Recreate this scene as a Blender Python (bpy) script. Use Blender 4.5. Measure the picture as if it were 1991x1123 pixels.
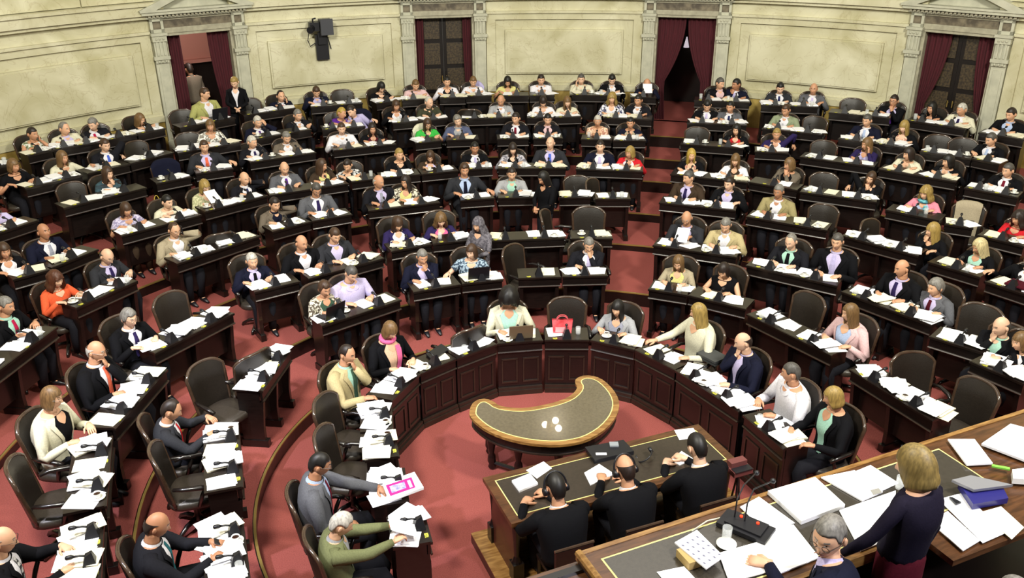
import bpy, math, random
import numpy as np
from mathutils import Vector, Matrix
random.seed(7)
rng = np.random.default_rng(7)
for o in list(bpy.data.objects):
    bpy.data.objects.remove(o)
SC = bpy.context.scene
COL = SC.collection

# ------------------------------------------------------------------ camera
W, H = 1991.0, 1123.0
FPX, PITCH, ROLL = 1731.39, 0.428266, -0.0072978
CAM = np.array([-0.62869, -8.98721, 6.76037])
def _axes():
    f = np.array([0, math.cos(PITCH), -math.sin(PITCH)])
    u = np.array([0, math.sin(PITCH), math.cos(PITCH)])
    x = np.array([1.0, 0, 0])
    c, s = math.cos(ROLL), math.sin(ROLL)
    return c * x + s * u, -s * x + c * u, f
AX, AU, AF = _axes()
cam = bpy.data.cameras.new('camera')
camo = bpy.data.objects.new('camera', cam)
COL.objects.link(camo)
cam.sensor_width = 36.0
cam.sensor_fit = 'HORIZONTAL'
cam.lens = FPX / W * 36.0
cam.clip_end = 200
mw = Matrix.Identity(4)
for i in range(3):
    mw[i][0], mw[i][1], mw[i][2], mw[i][3] = AX[i], AU[i], -AF[i], CAM[i]
camo.matrix_world = mw
SC.camera = camo

# ------------------------------------------------------------------ light
SC.view_settings.view_transform = 'Standard'
SC.view_settings.look = 'None'
SC.view_settings.exposure = 0.0
SC.view_settings.gamma = 1.0
SC.view_settings.use_curve_mapping = False
world = bpy.data.worlds.new('world')
SC.world = world
world.use_nodes = True
bgn = world.node_tree.nodes['Background']
bgn.inputs[0].default_value = (1.0, 0.93, 0.80, 1)
bgn.inputs[1].default_value = 0.16
def area(name, loc, target, size, energy, color, shape='SQUARE', sy=None, spread=180):
    l = bpy.data.lights.new(name, 'AREA')
    l.energy = energy; l.color = color; l.size = size
    l.shape = shape
    if sy: l.shape = 'RECTANGLE'; l.size_y = sy
    l.spread = math.radians(spread)
    o = bpy.data.objects.new(name, l)
    COL.objects.link(o)
    o.location = loc
    d = Vector(target) - Vector(loc)
    o.rotation_euler = d.to_track_quat('-Z', 'Y').to_euler()
    return o
def spot(name, loc, target, energy, color, deg, blend=0.6, rad=0.25):
    l = bpy.data.lights.new(name, 'SPOT')
    l.energy = energy; l.color = color; l.spot_size = math.radians(deg); l.spot_blend = blend
    l.shadow_soft_size = rad
    o = bpy.data.objects.new(name, l)
    COL.objects.link(o)
    o.location = loc
    d = Vector(target) - Vector(loc)
    o.rotation_euler = d.to_track_quat('-Z', 'Y').to_euler()
    return o
# glazed ceiling of the chamber, gallery floodlights, television spotlights
area('ceiling_skylight', (0, 3.0, 11.5), (0, 3.0, 0), 9.0, 520, (1.0, 0.95, 0.86))
area('gallery_floodlight', (-4.5, -5.0, 11.0), (-3.0, 11.5, 3.2), 1.6, 1850, (1.0, 0.97, 0.84))
area('gallery_floodlight', (5.5, -4.5, 11.0), (4.0, 11.5, 3.2), 1.6, 1850, (1.0, 0.97, 0.84))
spot('television_spotlight', (-7.5, -4.5, 9.0), (-3.6, 0.2, 0.9), 3600, (0.84, 0.85, 1.0), 48, 0.9)
spot('television_spotlight', (5.5, -8.5, 9.0), (2.0, -3.5, 2.4), 2200, (0.86, 0.86, 1.0), 40, 0.9)

# ------------------------------------------------------------------ pixel helpers
def ray(u, v):
    return AX * ((u - W / 2) / FPX) + AU * (-(v - H / 2) / FPX) + AF
def at(u, v, z):
    d = ray(u, v)
    return CAM + d * ((z - CAM[2]) / d[2])
def at_cyl(u, v, R):
    d = ray(u, v)
    A = d[0]**2 + d[1]**2; B = CAM[0]*d[0] + CAM[1]*d[1]; C = CAM[0]**2 + CAM[1]**2 - R*R
    return CAM + d * ((-B + math.sqrt(B*B - A*C)) / A)

# ------------------------------------------------------------------ materials
def lin(h):
    h = h.lstrip('#')
    c = [int(h[i:i+2], 16) / 255 for i in (0, 2, 4)]
    return [x / 12.92 if x <= 0.04045 else ((x + 0.055) / 1.055) ** 2.4 for x in c]
MATS = {}
def mat(name, hexc, rough=0.7, metal=0.0, spec=0.5, noise=0.0, nscale=40, hex2=None, emit=0, bump=0.0, coat=0.0, crough=0.1, stretch=None, thr=None, sheen=0.0):
    key = (name, hexc, rough, metal, noise, nscale, hex2, emit, bump, coat)
    if key in MATS: return MATS[key]
    m = bpy.data.materials.new(name)
    m.use_nodes = True
    nt = m.node_tree
    b = nt.nodes['Principled BSDF']
    c = lin(hexc)
    b.inputs['Base Color'].default_value = (*c, 1)
    b.inputs['Roughness'].default_value = rough
    b.inputs['Metallic'].default_value = metal
    b.inputs['Specular IOR Level'].default_value = spec
    b.inputs['Coat Weight'].default_value = coat
    b.inputs['Coat Roughness'].default_value = crough
    if emit:
        b.inputs['Emission Color'].default_value = (*c, 1)
        b.inputs['Emission Strength'].default_value = emit
    if noise or hex2 or bump:
        tc = nt.nodes.new('ShaderNodeTexCoord')
        n = nt.nodes.new('ShaderNodeTexNoise')
        n.inputs['Scale'].default_value = nscale
        n.inputs['Detail'].default_value = 4
        src = tc.outputs['Object']
        if stretch:
            mp = nt.nodes.new('ShaderNodeMapping')
            mp.inputs['Scale'].default_value = stretch
            nt.links.new(src, mp.inputs[0]); src = mp.outputs[0]
        nt.links.new(src, n.inputs['Vector'])
        if noise or hex2:
            r = nt.nodes.new('ShaderNodeValToRGB')
            c2 = lin(hex2) if hex2 else [x * (1 - noise) for x in c]
            t = thr or (0.35, 0.65)
            r.color_ramp.elements[0].position = t[0]; r.color_ramp.elements[1].position = t[1]
            r.color_ramp.elements[0].color = (*c2, 1); r.color_ramp.elements[1].color = (*c, 1)
            nt.links.new(n.outputs['Fac'], r.inputs[0])
            nt.links.new(r.outputs[0], b.inputs['Base Color'])
        if bump:
            bp = nt.nodes.new('ShaderNodeBump')
            bp.inputs['Strength'].default_value = bump
            bp.inputs['Distance'].default_value = 0.01
            nt.links.new(n.outputs['Fac'], bp.inputs['Height'])
            nt.links.new(bp.outputs[0], b.inputs['Normal'])
    MATS[key] = m
    return m
def marble():
    m = bpy.data.materials.new('cream_marble')
    m.use_nodes = True
    nt = m.node_tree; b = nt.nodes['Principled BSDF']
    tc = nt.nodes.new('ShaderNodeTexCoord')
    n1 = nt.nodes.new('ShaderNodeTexNoise'); n1.inputs['Scale'].default_value = 0.9; n1.inputs['Detail'].default_value = 6
    n1.inputs['Distortion'].default_value = 1.2
    n2 = nt.nodes.new('ShaderNodeTexNoise'); n2.inputs['Scale'].default_value = 1.5; n2.inputs['Detail'].default_value = 9
    n2.inputs['Distortion'].default_value = 2.2
    nt.links.new(tc.outputs['Object'], n1.inputs['Vector']); nt.links.new(tc.outputs['Object'], n2.inputs['Vector'])
    r1 = nt.nodes.new('ShaderNodeValToRGB')
    e = r1.color_ramp.elements
    e[0].position = 0.32; e[0].color = (*lin('#B0AA86'), 1)
    e[1].position = 0.68; e[1].color = (*lin('#D2CEB2'), 1)
    nt.links.new(n1.outputs['Fac'], r1.inputs[0])
    r2 = nt.nodes.new('ShaderNodeValToRGB')
    e = r2.color_ramp.elements
    e[0].position = 0.485; e[0].color = (1, 1, 1, 1)
    e[1].position = 0.515; e[1].color = (1, 1, 1, 1)
    x = e.new(0.5); x.color = (0.60, 0.52, 0.42, 1)
    nt.links.new(n2.outputs['Fac'], r2.inputs[0])
    mx = nt.nodes.new('ShaderNodeMix'); mx.data_type = 'RGBA'; mx.blend_type = 'MULTIPLY'
    mx.inputs[0].default_value = 0.38
    nt.links.new(r1.outputs[0], mx.inputs[6]); nt.links.new(r2.outputs[0], mx.inputs[7])
    nt.links.new(mx.outputs[2], b.inputs['Base Color'])
    b.inputs['Roughness'].default_value = 0.45
    return m
MARBLE = marble()
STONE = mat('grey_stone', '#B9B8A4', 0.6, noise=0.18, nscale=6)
STONE_D = mat('grey_brown_stone', '#A7A28C', 0.6, noise=0.25, nscale=9)  # grey-brown stone of lintels, jambs and dentils
STONE_R = mat('brown_veined_marble', '#7A705C', 0.5, hex2='#4A4236', nscale=7)
GOLDSTONE = mat('ochre_marble', '#B39B55', 0.45, hex2='#7E672F', nscale=2.5)
WOOD = mat('dark_mahogany', '#150D0B', 0.36, noise=0.5, nscale=9, stretch=(1, 1, 8), coat=0.25)
WOOD_T = mat('dark_mahogany_top', '#1C130F', 0.35, noise=0.4, nscale=9, coat=0.3)
WOOD_M = mat('mahogany_edge', '#2C2019', 0.38, noise=0.3, nscale=12, coat=0.2)
WOOD_B = mat('polished_brown_wood', '#5C3A20', 0.3, hex2='#3E2512', nscale=5, stretch=(1, 6, 6), coat=0.3)
WOOD_L = mat('golden_wood', '#9A7440', 0.3, hex2='#6E4A22', nscale=5, stretch=(1, 6, 6), coat=0.3)
LEATHER = mat('brown_leather', '#231D18', 0.42, noise=0.2, nscale=60, bump=0.15)
LEATHER_S = mat('grey_brown_leather', '#39322B', 0.4, noise=0.2, nscale=60, bump=0.15)
CHAIRWOOD = mat('chair_wood', '#453428', 0.22, noise=0.25, nscale=20, coat=0.5)
CHAIRDARK = mat('chair_dark_wood', '#1A1412', 0.3, coat=0.3)
CARPET = mat('red_carpet', '#96504A', 0.95, spec=0.1, hex2='#82443F', nscale=90, bump=0.2)
NOSING = mat('brass_nosing', '#A98F52', 0.35, metal=0.6)
BLACKP = mat('black_plastic', '#15151A', 0.4)
PAPER = mat('white_paper', '#F2F2F6', 0.85, spec=0.2)
PAPER_C = mat('cream_paper', '#E9E4CF', 0.85, spec=0.2)
PAPER_E = mat('paper_edges', '#C9C9D2', 0.9, noise=0.4, nscale=200, stretch=(0.05, 0.05, 3))
PORC = mat('white_porcelain', '#EDEDE8', 0.15)
COFFEE = mat('coffee', '#2A140A', 0.1)
YELLOW = mat('yellow_card', '#D9CF4A', 0.6, hex2='#5F6A2A', nscale=60)
CURTAIN = mat('burgundy_velvet', '#4A0E1A', 0.9, noise=0.4, nscale=10, stretch=(6, 6, 0.3))
DOORM = mat('studded_dark_leather', '#4A3C26', 0.5, hex2='#20170E', nscale=26)
GOLDLINE = mat('gold_line', '#D8CF84', 0.4)
LEATHERTOP = mat('brown_leather_top', '#352D25', 0.3, noise=0.25, nscale=30, coat=0.4)
GLASS = bpy.data.materials.new('clear_glass')
GLASS.use_nodes = True
_b = GLASS.node_tree.nodes['Principled BSDF']
_b.inputs['Alpha'].default_value = 0.28
_b.inputs['Roughness'].default_value = 0.04
_b.inputs['Base Color'].default_value = (0.85, 0.88, 0.88, 1)

# ------------------------------------------------------------------ mesh builder
class MB:
    def __init__(s):
        s.v = []; s.f = []; s.m = []; s.n = 0
    def add(s, V, F, mat=0):
        V = np.asarray(V, float)
        s.v.append(V)
        k = s.n
        if isinstance(mat, int):
            s.f.extend([tuple(i + k for i in f) for f in F]); s.m.extend([mat] * len(F))
        else:
            s.f.extend([tuple(i + k for i in f) for f in F]); s.m.extend(mat)
        s.n += len(V)
    def box(s, x0, x1, y0, y1, z0, z1, mat=0, M=None):
        V = np.array([(x, y, z) for z in (z0, z1) for y in (y0, y1) for x in (x0, x1)], float)
        if M is not None: V = xf(M, V)
        s.add(V, [(0, 2, 3, 1), (4, 5, 7, 6), (0, 1, 5, 4), (2, 6, 7, 3), (0, 4, 6, 2), (1, 3, 7, 5)], mat)
    def rings(s, R, cap=True, mat=0, closed=True):
        """R: array (k, n, 3) of rings"""
        R = np.asarray(R, float); k, n, _ = R.shape
        F = []
        for i in range(k - 1):
            for j in range(n if closed else n - 1):
                a = i * n + j; b = i * n + (j + 1) % n
                F.append((a, b, b + n, a + n))
        if cap and closed:
            F.append(tuple(range(n - 1, -1, -1))); F.append(tuple((k - 1) * n + j for j in range(n)))
        s.add(R.reshape(-1, 3), F, mat)
    def tube(s, pts, rad, n=8, mat=0, cap=True, up=(0, 0, 1), flat=1.0):
        P = np.asarray(pts, float); k = len(P)
        rad = np.broadcast_to(np.asarray(rad, float), (k,))
        T = np.gradient(P, axis=0)
        T /= np.linalg.norm(T, axis=1)[:, None] + 1e-9
        R = []
        up = np.array(up, float)
        prev = None
        for i in range(k):
            a = np.cross(T[i], up)
            if np.linalg.norm(a) < 1e-3: a = np.cross(T[i], (1.0, 0.02, 0)) if prev is None else prev
            a /= np.linalg.norm(a)
            if prev is not None and a @ prev < 0: a = -a
            prev = a
            b = np.cross(T[i], a)
            ang = np.arange(n) * 2 * math.pi / n
            R.append(P[i] + rad[i] * (np.cos(ang)[:, None] * a + flat * np.sin(ang)[:, None] * b))
        s.rings(R, cap, mat)
    def lathe(s, prof, n=16, mat=0, c=(0, 0, 0), cap=True):
        ang = np.arange(n) * 2 * math.pi / n
        R = [[(c[0] + r * math.cos(a), c[1] + r * math.sin(a), c[2] + z) for a in ang] for r, z in prof]
        s.rings(R, cap, mat)
    def prism(s, pts, z0, z1, mat=0, side=None):
        n = len(pts)
        V = [(x, y, z0) for x, y in pts] + [(x, y, z1) for x, y in pts]
        F = [tuple(range(n - 1, -1, -1)), tuple(range(n, 2 * n))]
        s.add(V, F, mat)
        s.add(V, [(i, (i + 1) % n, n + (i + 1) % n, n + i) for i in range(n)], mat if side is None else side)
    def arcbox(s, a0, a1, r0, r1, z0, z1, mat=0, seg=3.0):
        n = max(1, int(math.ceil(abs(a1 - a0) / seg)))
        R = []
        for i in range(n + 1):
            a = math.radians(a0 + (a1 - a0) * i / n)
            sx, cy = math.sin(a), math.cos(a)
            R.append([(r0 * sx, r0 * cy, z0), (r1 * sx, r1 * cy, z0), (r1 * sx, r1 * cy, z1), (r0 * sx, r0 * cy, z1)])
        s.rings(R, True, mat)
    def mesh(s, name, mats, smooth=False, autosmooth=None):
        me = bpy.data.meshes.new(name)
        V = np.concatenate(s.v) if s.v else np.zeros((0, 3))
        me.from_pydata(V.tolist(), [], s.f)
        for m in mats: me.materials.append(m)
        if len(mats) > 1: me.polygons.foreach_set('material_index', s.m)
        if smooth:
            me.polygons.foreach_set('use_smooth', [True] * len(me.polygons))
        return me
def xf(M, V):
    V = np.asarray(V, float)
    A = np.array(M)
    return V @ A[:3, :3].T + A[:3, 3]
def link(name, data, parent=None, loc=None, rz=0.0, M=None):
    o = bpy.data.objects.new(name, data)
    COL.objects.link(o)
    if parent is not None: o.parent = parent
    if M is not None: o.matrix_local = M
    else:
        if loc is not None: o.location = loc
        if rz: o.rotation_euler = (0, 0, rz)
    return o
def tag(o, label, cat, group=None):
    o['label'] = label; o['category'] = cat
    if group: o['group'] = group
    return o
def struct(name, mb, mats, parent=None, smooth=False):
    o = link(name, mb.mesh(name, mats, smooth), parent)
    if parent is None: o['kind'] = 'structure'
    return o
def empty(name, loc=None, rz=0.0, M=None):
    return link(name, None, None, loc, rz, M)
# ------------------------------------------------------------------ room
RS = [2.184, 3.889, 5.073, 6.892, 8.181, 9.576, 10.513, 11.535]      # front edge of the desks of each row
LEDGE = 0.855
FZ = [0.0, 0.198, 0.433, 0.556, 0.727, 0.969, 1.185, 1.444]           # floor of each row
EDGE = [0, 3.70, 4.92, 6.78, 8.08, 9.47, 10.42, 11.42, 12.90]
A0, A1 = -152, 108
m = MB()
ang = np.linspace(0, 2 * math.pi, 97)[:-1]
m.add([(13.6 * math.sin(a), 13.6 * math.cos(a), 0) for a in ang], [tuple(range(95, -1, -1))])
struct('floor', m, [CARPET])
for k in range(1, 8):
    m = MB()
    m.arcbox(A0, A1, EDGE[k], EDGE[k + 1] + 0.02, FZ[k] - 0.10, FZ[k])
    struct('floor', m, [CARPET])
    m = MB()
    m.arcbox(A0, A1, EDGE[k] - 0.03, EDGE[k] - 0.002, FZ[k - 1] - 0.09, FZ[k] - 0.012, 0)
    t = struct('trim_%d' % k, m, [WOOD])
    m = MB()
    m.arcbox(A0, A1, EDGE[k] - 0.042, EDGE[k] - 0.012, FZ[k] - 0.014, FZ[k] + 0.004, 0)
    link('nosing', m.mesh('nosing', [NOSING]), t)

RW = 12.845
DOORS = [-34.55, -9.85, 15.70, 41.60]
HALF = 3.07                                             # half opening in degrees
bays = [(-100, DOORS[0] - HALF)] + [(DOORS[i] + HALF, DOORS[i + 1] - HALF) for i in range(3)] + [(DOORS[3] + HALF, 88)]
m = MB()
for a, b in bays: m.arcbox(a, b, RW + 0.03, RW + 0.40, 1.0, 9.6)
for d in DOORS: m.arcbox(d - HALF, d + HALF, RW + 0.03, RW + 0.40, 3.90, 9.6)
wall = struct('wall_back', m, [MARBLE])
def wpart(name, fn, mats=None):
    mb = MB(); fn(mb)
    return link(name, mb.mesh(name, mats or [MARBLE]), wall)
for i, (a, b) in enumerate(bays):
    a2 = a + (1.45 if i > 0 else 0); b2 = b - (1.45 if i < 4 else 0)     # clear of the door pilasters
    def base(mb): mb.arcbox(a2, b2, RW - 0.06, RW + 0.05, 1.40, 2.14)
    wpart('plinth_course', base, [GOLDSTONE])
    def ledge(mb):
        mb.arcbox(a2, b2, RW - 0.09, RW + 0.04, 2.14, 2.27); mb.arcbox(a2, b2, RW - 0.05, RW + 0.04, 2.27, 2.32)
    wpart('dado_ledge', ledge)
    def rail(mb): mb.arcbox(a2, b2, RW - 0.03, RW + 0.04, 3.81, 3.945)
    wpart('frame_rail', rail)
    def strip(mb):
        mb.arcbox(a2, b2, RW - 0.075, RW + 0.04, 3.95, 4.005)
    wpart('string_moulding', strip)
    fl = a + 2.4 if i > 0 else a; fr = b - 2.4 if i < 4 else b
    if i > 0:
        wpart('frame_stile', lambda mb: mb.arcbox(a2, fl, RW - 0.03, RW + 0.04, 2.32, 3.81))
    if i < 4:
        wpart('frame_stile', lambda mb: mb.arcbox(fr, b2, RW - 0.03, RW + 0.04, 2.32, 3.81))
    subs = [(fl + 1.05, fr - 1.05)]
    if i == 0: subs = [(-54.0, fr - 1.0), (-78, -56.5)]
    if i == 4: subs = [(fl + 1.0, 62)]
    for pa, pb in subs:
        def panel(mb):
            mb.arcbox(pa, pb, RW - 0.05, RW + 0.04, 2.54, 3.575)
            mb.arcbox(pa + 0.16, pb - 0.16, RW - 0.075, RW, 2.575, 3.54)
        wpart('raised_panel', panel)
    wpart('cornice', lambda mb: (mb.arcbox(a, b, RW - 0.10, RW + 0.04, 4.26, 4.33), mb.arcbox(a, b, RW - 0.17, RW + 0.04, 4.33, 4.52), mb.arcbox(a, b, RW - 0.22, RW + 0.04, 4.52, 4.585)))
    # ashlar blocks above the cornice
    n = max(1, int((b - a) / 6.5))
    for j in range(n):
        q0 = a + (b - a) * j / n + 0.05; q1 = a + (b - a) * (j + 1) / n - 0.05
        wpart('stone_block', lambda mb: mb.arcbox(q0, q1, RW - 0.02, RW + 0.04, 4.60, 5.30))

def curtain(name, parent, zt, zb, xt, xm, xb, zm, y, folds=5, amp=0.03):
    """xt/xm/xb: (x0, x1) at the top, the tie and the hem"""
    mb = MB(); nz, nx = 14, 24
    zs = np.linspace(zt, zb, nz)
    R = []
    for z in zs:
        if z > zm:
            q = (zt - z) / (zt - zm); q = q * q
            x0 = xt[0] + (xm[0] - xt[0]) * q; x1 = xt[1] + (xm[1] - xt[1]) * q
        else:
            q = (zm - z) / (zm - zb)
            x0 = xm[0] + (xb[0] - xm[0]) * q; x1 = xm[1] + (xb[1] - xm[1]) * q
        s = np.linspace(0, 1, nx)
        R.append(np.c_[x0 + (x1 - x0) * s, y + amp * np.sin(s * folds * 2 * math.pi), np.full(nx, z)])
    mb.rings(R, False, 0, closed=False)
    mb.rings([r + np.array([0, 0.012, 0]) for r in R], False, 0, closed=False)
    return link(name, mb.mesh(name, [CURTAIN], True), parent)

def door(i, az, kind):
    a = math.radians(az)
    root = empty('door_%d' % (i + 1), (RW * math.sin(a), RW * math.cos(a), 0), -a)
    root['kind'] = 'structure'
    hw = 0.688
    def part(name, fn, mats, smooth=False):
        mb = MB(); fn(mb); return link(name, mb.mesh(name, mats, smooth), root)
    for s in (-1, 1):
        x0, x1 = (hw + 0.03, hw + 0.30)
        X = lambda p, q: (min(s * p, s * q), max(s * p, s * q))
        def shaft(mb):
            mb.box(*X(x0, x1), -0.10, 0.06, 1.40, 3.36); mb.box(*X(x0 + 0.05, x1 - 0.05), -0.115, 0, 1.75, 3.28)
            mb.box(*X(x0 - 0.02, x1 + 0.02), -0.13, 0.06, 1.40, 1.70)
        part('pilaster', shaft, [STONE])
        def cap(mb):
            mb.box(*X(x0 - 0.03, x1 + 0.03), -0.17, 0.06, 3.43, 3.50)
            mb.box(*X(x0, x1), -0.14, 0.06, 3.36, 3.43); mb.box(*X(x0 + 0.01, x1 - 0.01), -0.15, 0.06, 3.50, 3.80)
            mb.box(*X(x0 - 0.01, x1 + 0.01), -0.19, 0.06, 3.80, 3.92)
            mb.box(*X(x0 - 0.03, x1 + 0.03), -0.22, 0.06, 3.92, 3.975)
            for j in range(3):
                c = x0 + 0.065 + j * 0.07
                mb.box(*X(c - 0.02, c + 0.02), -0.175, -0.14, 3.52, 3.80)
                mb.lathe([(0.001, -0.028), (0.022, -0.02), (0.026, 0), (0.02, 0.02), (0.001, 0.028)], 8, 0, (s * c, -0.15, 3.395), False)
                mb.lathe([(0.001, -0.025), (0.02, -0.018), (0.024, 0), (0.02, 0.018), (0.001, 0.025)], 8, 0, (s * c, -0.195, 3.86), False)
        part('capital', cap, [STONE])
        def block(mb):
            mb.box(*X(x0, x0 + 0.055), -0.13, 0.06, 3.975, 4.26); mb.box(*X(x1 - 0.055, x1), -0.13, 0.06, 3.975, 4.26)
            mb.box(*X(x0, x1), -0.13, 0.06, 3.975, 4.04); mb.box(*X(x0, x1), -0.13, 0.06, 4.20, 4.26)
            mb.box(*X(x0 + 0.02, x1 - 0.02), -0.09, 0.06, 4.0, 4.25, 1)
        part('frieze_block', block, [STONE, STONE_R])
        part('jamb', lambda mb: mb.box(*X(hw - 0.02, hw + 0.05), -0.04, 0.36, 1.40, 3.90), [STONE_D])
    def lint(mb):
        mb.box(-hw - 0.03, hw + 0.03, -0.06, 0.36, 3.885, 3.945); mb.box(-hw - 0.03, hw + 0.03, -0.085, 0.1, 3.945, 4.05)
        mb.box(-hw - 0.03, hw + 0.03, -0.085, 0.1, 4.21, 4.26)
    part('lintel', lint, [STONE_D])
    part('frieze_panel', lambda mb: mb.box(-hw - 0.03, hw + 0.03, -0.06, 0.1, 4.05, 4.21), [STONE_R])
    cw = hw + 0.46
    def corn(mb):
        mb.box(-cw + .1, cw - .1, -0.16, 0.06, 4.26, 4.30)
        mb.box(-cw, cw, -0.27, 0.06, 4.34, 4.40); mb.box(-cw - .03, cw + .03, -0.30, 0.06, 4.40, 4.44)
    part('cornice', corn, [STONE])
    n = 26
    for j in range(n):
        x = -cw + 0.12 + (2 * cw - 0.24) * (j + 0.5) / n
        if j == 0:
            mb = MB(); mb.box(-0.024, 0.024, -0.22, 0.0, 4.29, 4.345); dm = mb.mesh('dentil', [STONE_D])
        link('dentil', dm, root, (x, 0, 0))
    def ped(mb):
        h = 0.50; w = cw + 0.05
        for s in (-1, 1):
            P = [(s * w, 4.44), (0, 4.44 + h), (0, 4.44 + h - 0.13), (s * (w - 0.34), 4.44)]
            V = [(x, y, z) for y in (-0.30, 0.06) for x, z in P]
            mb.add(V, [(0, 1, 2, 3), (7, 6, 5, 4), (0, 4, 5, 1), (1, 5, 6, 2), (2, 6, 7, 3), (3, 7, 4, 0)])
        mb.add([(-w + .2, -0.07, 4.43), (w - .2, -0.07, 4.43), (0, -0.07, 4.44 + h - 0.06)], [(0, 1, 2)])
    part('pediment', ped, [STONE])
    zb = FZ[7]
    if kind in ('leaf', 'leafswag'):
        for s in (-1, 1):
            def leaf(mb):
                mb.box(min(0, s * 0.66) + .004, max(0, s * 0.66) - .004, 0.26, 0.32, zb, 3.89)
                for q in range(4):
                    z0 = zb + 0.12 + q * 0.60
                    mb.box(min(s * .08, s * .56), max(s * .08, s * .56), 0.235, 0.27, z0, z0 + 0.5, 1)
            l = part('door_leaf', leaf, [WOOD, DOORM])
            mb = MB(); mb.tube([(s * .05, .2, 2.5), (s * .05, .2, 2.36)], 0.012, 6); mb.tube([(s * .05, .26, 2.45), (s * .05, .2, 2.45)], 0.01, 6)
            link('handle', mb.mesh('handle', [NOSING]), l)
    else:
        def cor(mb):
            y0, y1, w = 0.36, 2.2, 1.5
            mb.box(-w, w, y1, y1 + .1, zb, 2.95, 0); mb.box(-w, w, y1, y1 + .1, 2.95, 4.2, 1)
            mb.box(-w - .1, -w, y0, y1, zb, 4.2, 0); mb.box(w, w + .1, y0, y1, zb, 4.2, 0)
            mb.box(-w, w, y0, y1, 4.1, 4.2, 0); mb.box(-w, w, y0 - .4, y1, zb - .1, zb, 2)
            if kind == 'open': mb.box(-w, w, y1 - .12, y1, 2.90, 2.98, 1)
        part('corridor', cor, [WOOD, mat('pink_plaster', '#C98F80', 0.8) if kind == 'open' else WOOD, CARPET])
    if kind == 'leaf':
        curtain('curtain', root, 3.88, zb, (-.67, -.46), (-.67, -.50), (-.67, -.48), 2.3, 0.14, 2)
        curtain('curtain', root, 3.88, zb, (.46, .67), (.50, .67), (.48, .67), 2.3, 0.14, 2)
    elif kind == 'leafswag':
        curtain('curtain', root, 3.88, zb, (-.67, -.18), (-.67, -.50), (-.67, -.42), 2.35, 0.14, 4)
        curtain('curtain', root, 3.88, zb, (.34, .67), (.52, .67), (.46, .67), 2.3, 0.14, 3)
    elif kind == 'open':
        curtain('curtain', root, 3.88, zb, (-.67, -.36), (-.67, -.34), (-.67, -.30), 2.4, 0.14, 3)
        curtain('curtain', root, 3.88, zb, (.22, .67), (.34, .67), (.30, .67), 2.4, 0.14, 4)
    else:
        curtain('curtain', root, 3.88, zb, (-.67, -.02), (-.67, -.46), (-.67, -.40), 2.35, 0.14, 6)
        curtain('curtain', root, 3.88, zb, (.02, .67), (.42, .67), (.36, .67), 2.35, 0.14, 6)
    return root
for i, (d, kd) in enumerate(zip(DOORS, ('open', 'leaf', 'dark', 'leafswag'))): door(i, d, kd)
# corridor lamp behind the open door, glowing cone added for the lit curtain gap
a = math.radians(DOORS[0])
pl = bpy.data.lights.new('corridor_lamp', 'POINT'); pl.energy = 45; pl.color = (1, .82, .75); pl.shadow_soft_size = .1
po = bpy.data.objects.new('corridor_lamp', pl); COL.objects.link(po); po.location = ((RW + .6) * math.sin(a), (RW + .6) * math.cos(a), 3.75)
p = at_cyl(1335, 82, RW + 0.9)
mb = MB(); mb.lathe([(0.07, -0.12), (0.012, 0.13), (0.001, 0.13)], 14, 0)
mb.lathe([(0.066, -0.115), (0.03, -0.12), (0.001, -0.125)], 14, 0, cap=False)
lo = link('curtain_gap_glow', mb.mesh('curtain_gap_glow', [mat('gap_glow_white', '#E9DDE6', 0.6, emit=0.7)], True), None, tuple(p))
tag(lo, 'added white glowing cone for the lit gap between the burgundy curtains of the aisle door', 'lamp')
mb = MB(); mb.tube([(0, 0, .13), (0, 0, 4.1 - p[2])], 0.006, 6)  # invented cord that holds the stand-in cone
link('added_cord', mb.mesh('added_cord', [BLACKP]), lo)

# television camera on a wall bracket
p = at_cyl(627, 68, RW - 0.25); az = math.atan2(p[0], p[1])
tv = empty('wall_camera', (p[0], p[1], 0), -az)
tag(tv, 'black remote television camera on a tall bracket fixed to the marble panel', 'camera')
mb = MB(); mb.box(-.15, .13, 0.08, .20, 3.10, 3.66); mb.box(-.10, .08, .02, .1, 3.45, 3.72)
link('bracket', mb.mesh('bracket', [BLACKP]), tv)
mb = MB(); mb.box(-.04, .22, -.12, .16, 3.69, 4.0); mb.box(-.05, .23, -.14, -.10, 3.67, 4.02)
link('monitor_housing', mb.mesh('monitor_housing', [mat('grey_plastic', '#3B3C42', .5)]), tv)
mb = MB(); mb.tube([(-.30, -.16, 3.80), (-.20, .06, 3.84)], [.075, .085], 14); mb.box(-.28, -.06, -.05, .12, 3.76, 3.95); mb.tube([(-.19, 0, 3.95), (-.19, 0, 4.02), (-.12, .02, 4.03)], .02, 6)
link('camera_body', mb.mesh('camera_body', [BLACKP], False), tv)
mb = MB(); mb.tube([(-.28, .05, 3.76), (-.33, .06, 3.55), (-.28, .08, 3.42), (-.13, .1, 3.50)], .012, 6)
link('cable', mb.mesh('cable', [BLACKP]), tv)
mb = MB(); mb.tube([(.13, .1, 3.60), (.16, .1, 3.45), (.19, .12, 3.33)], .012, 6)
link('cable', mb.mesh('cable', [BLACKP]), tv)
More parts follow.
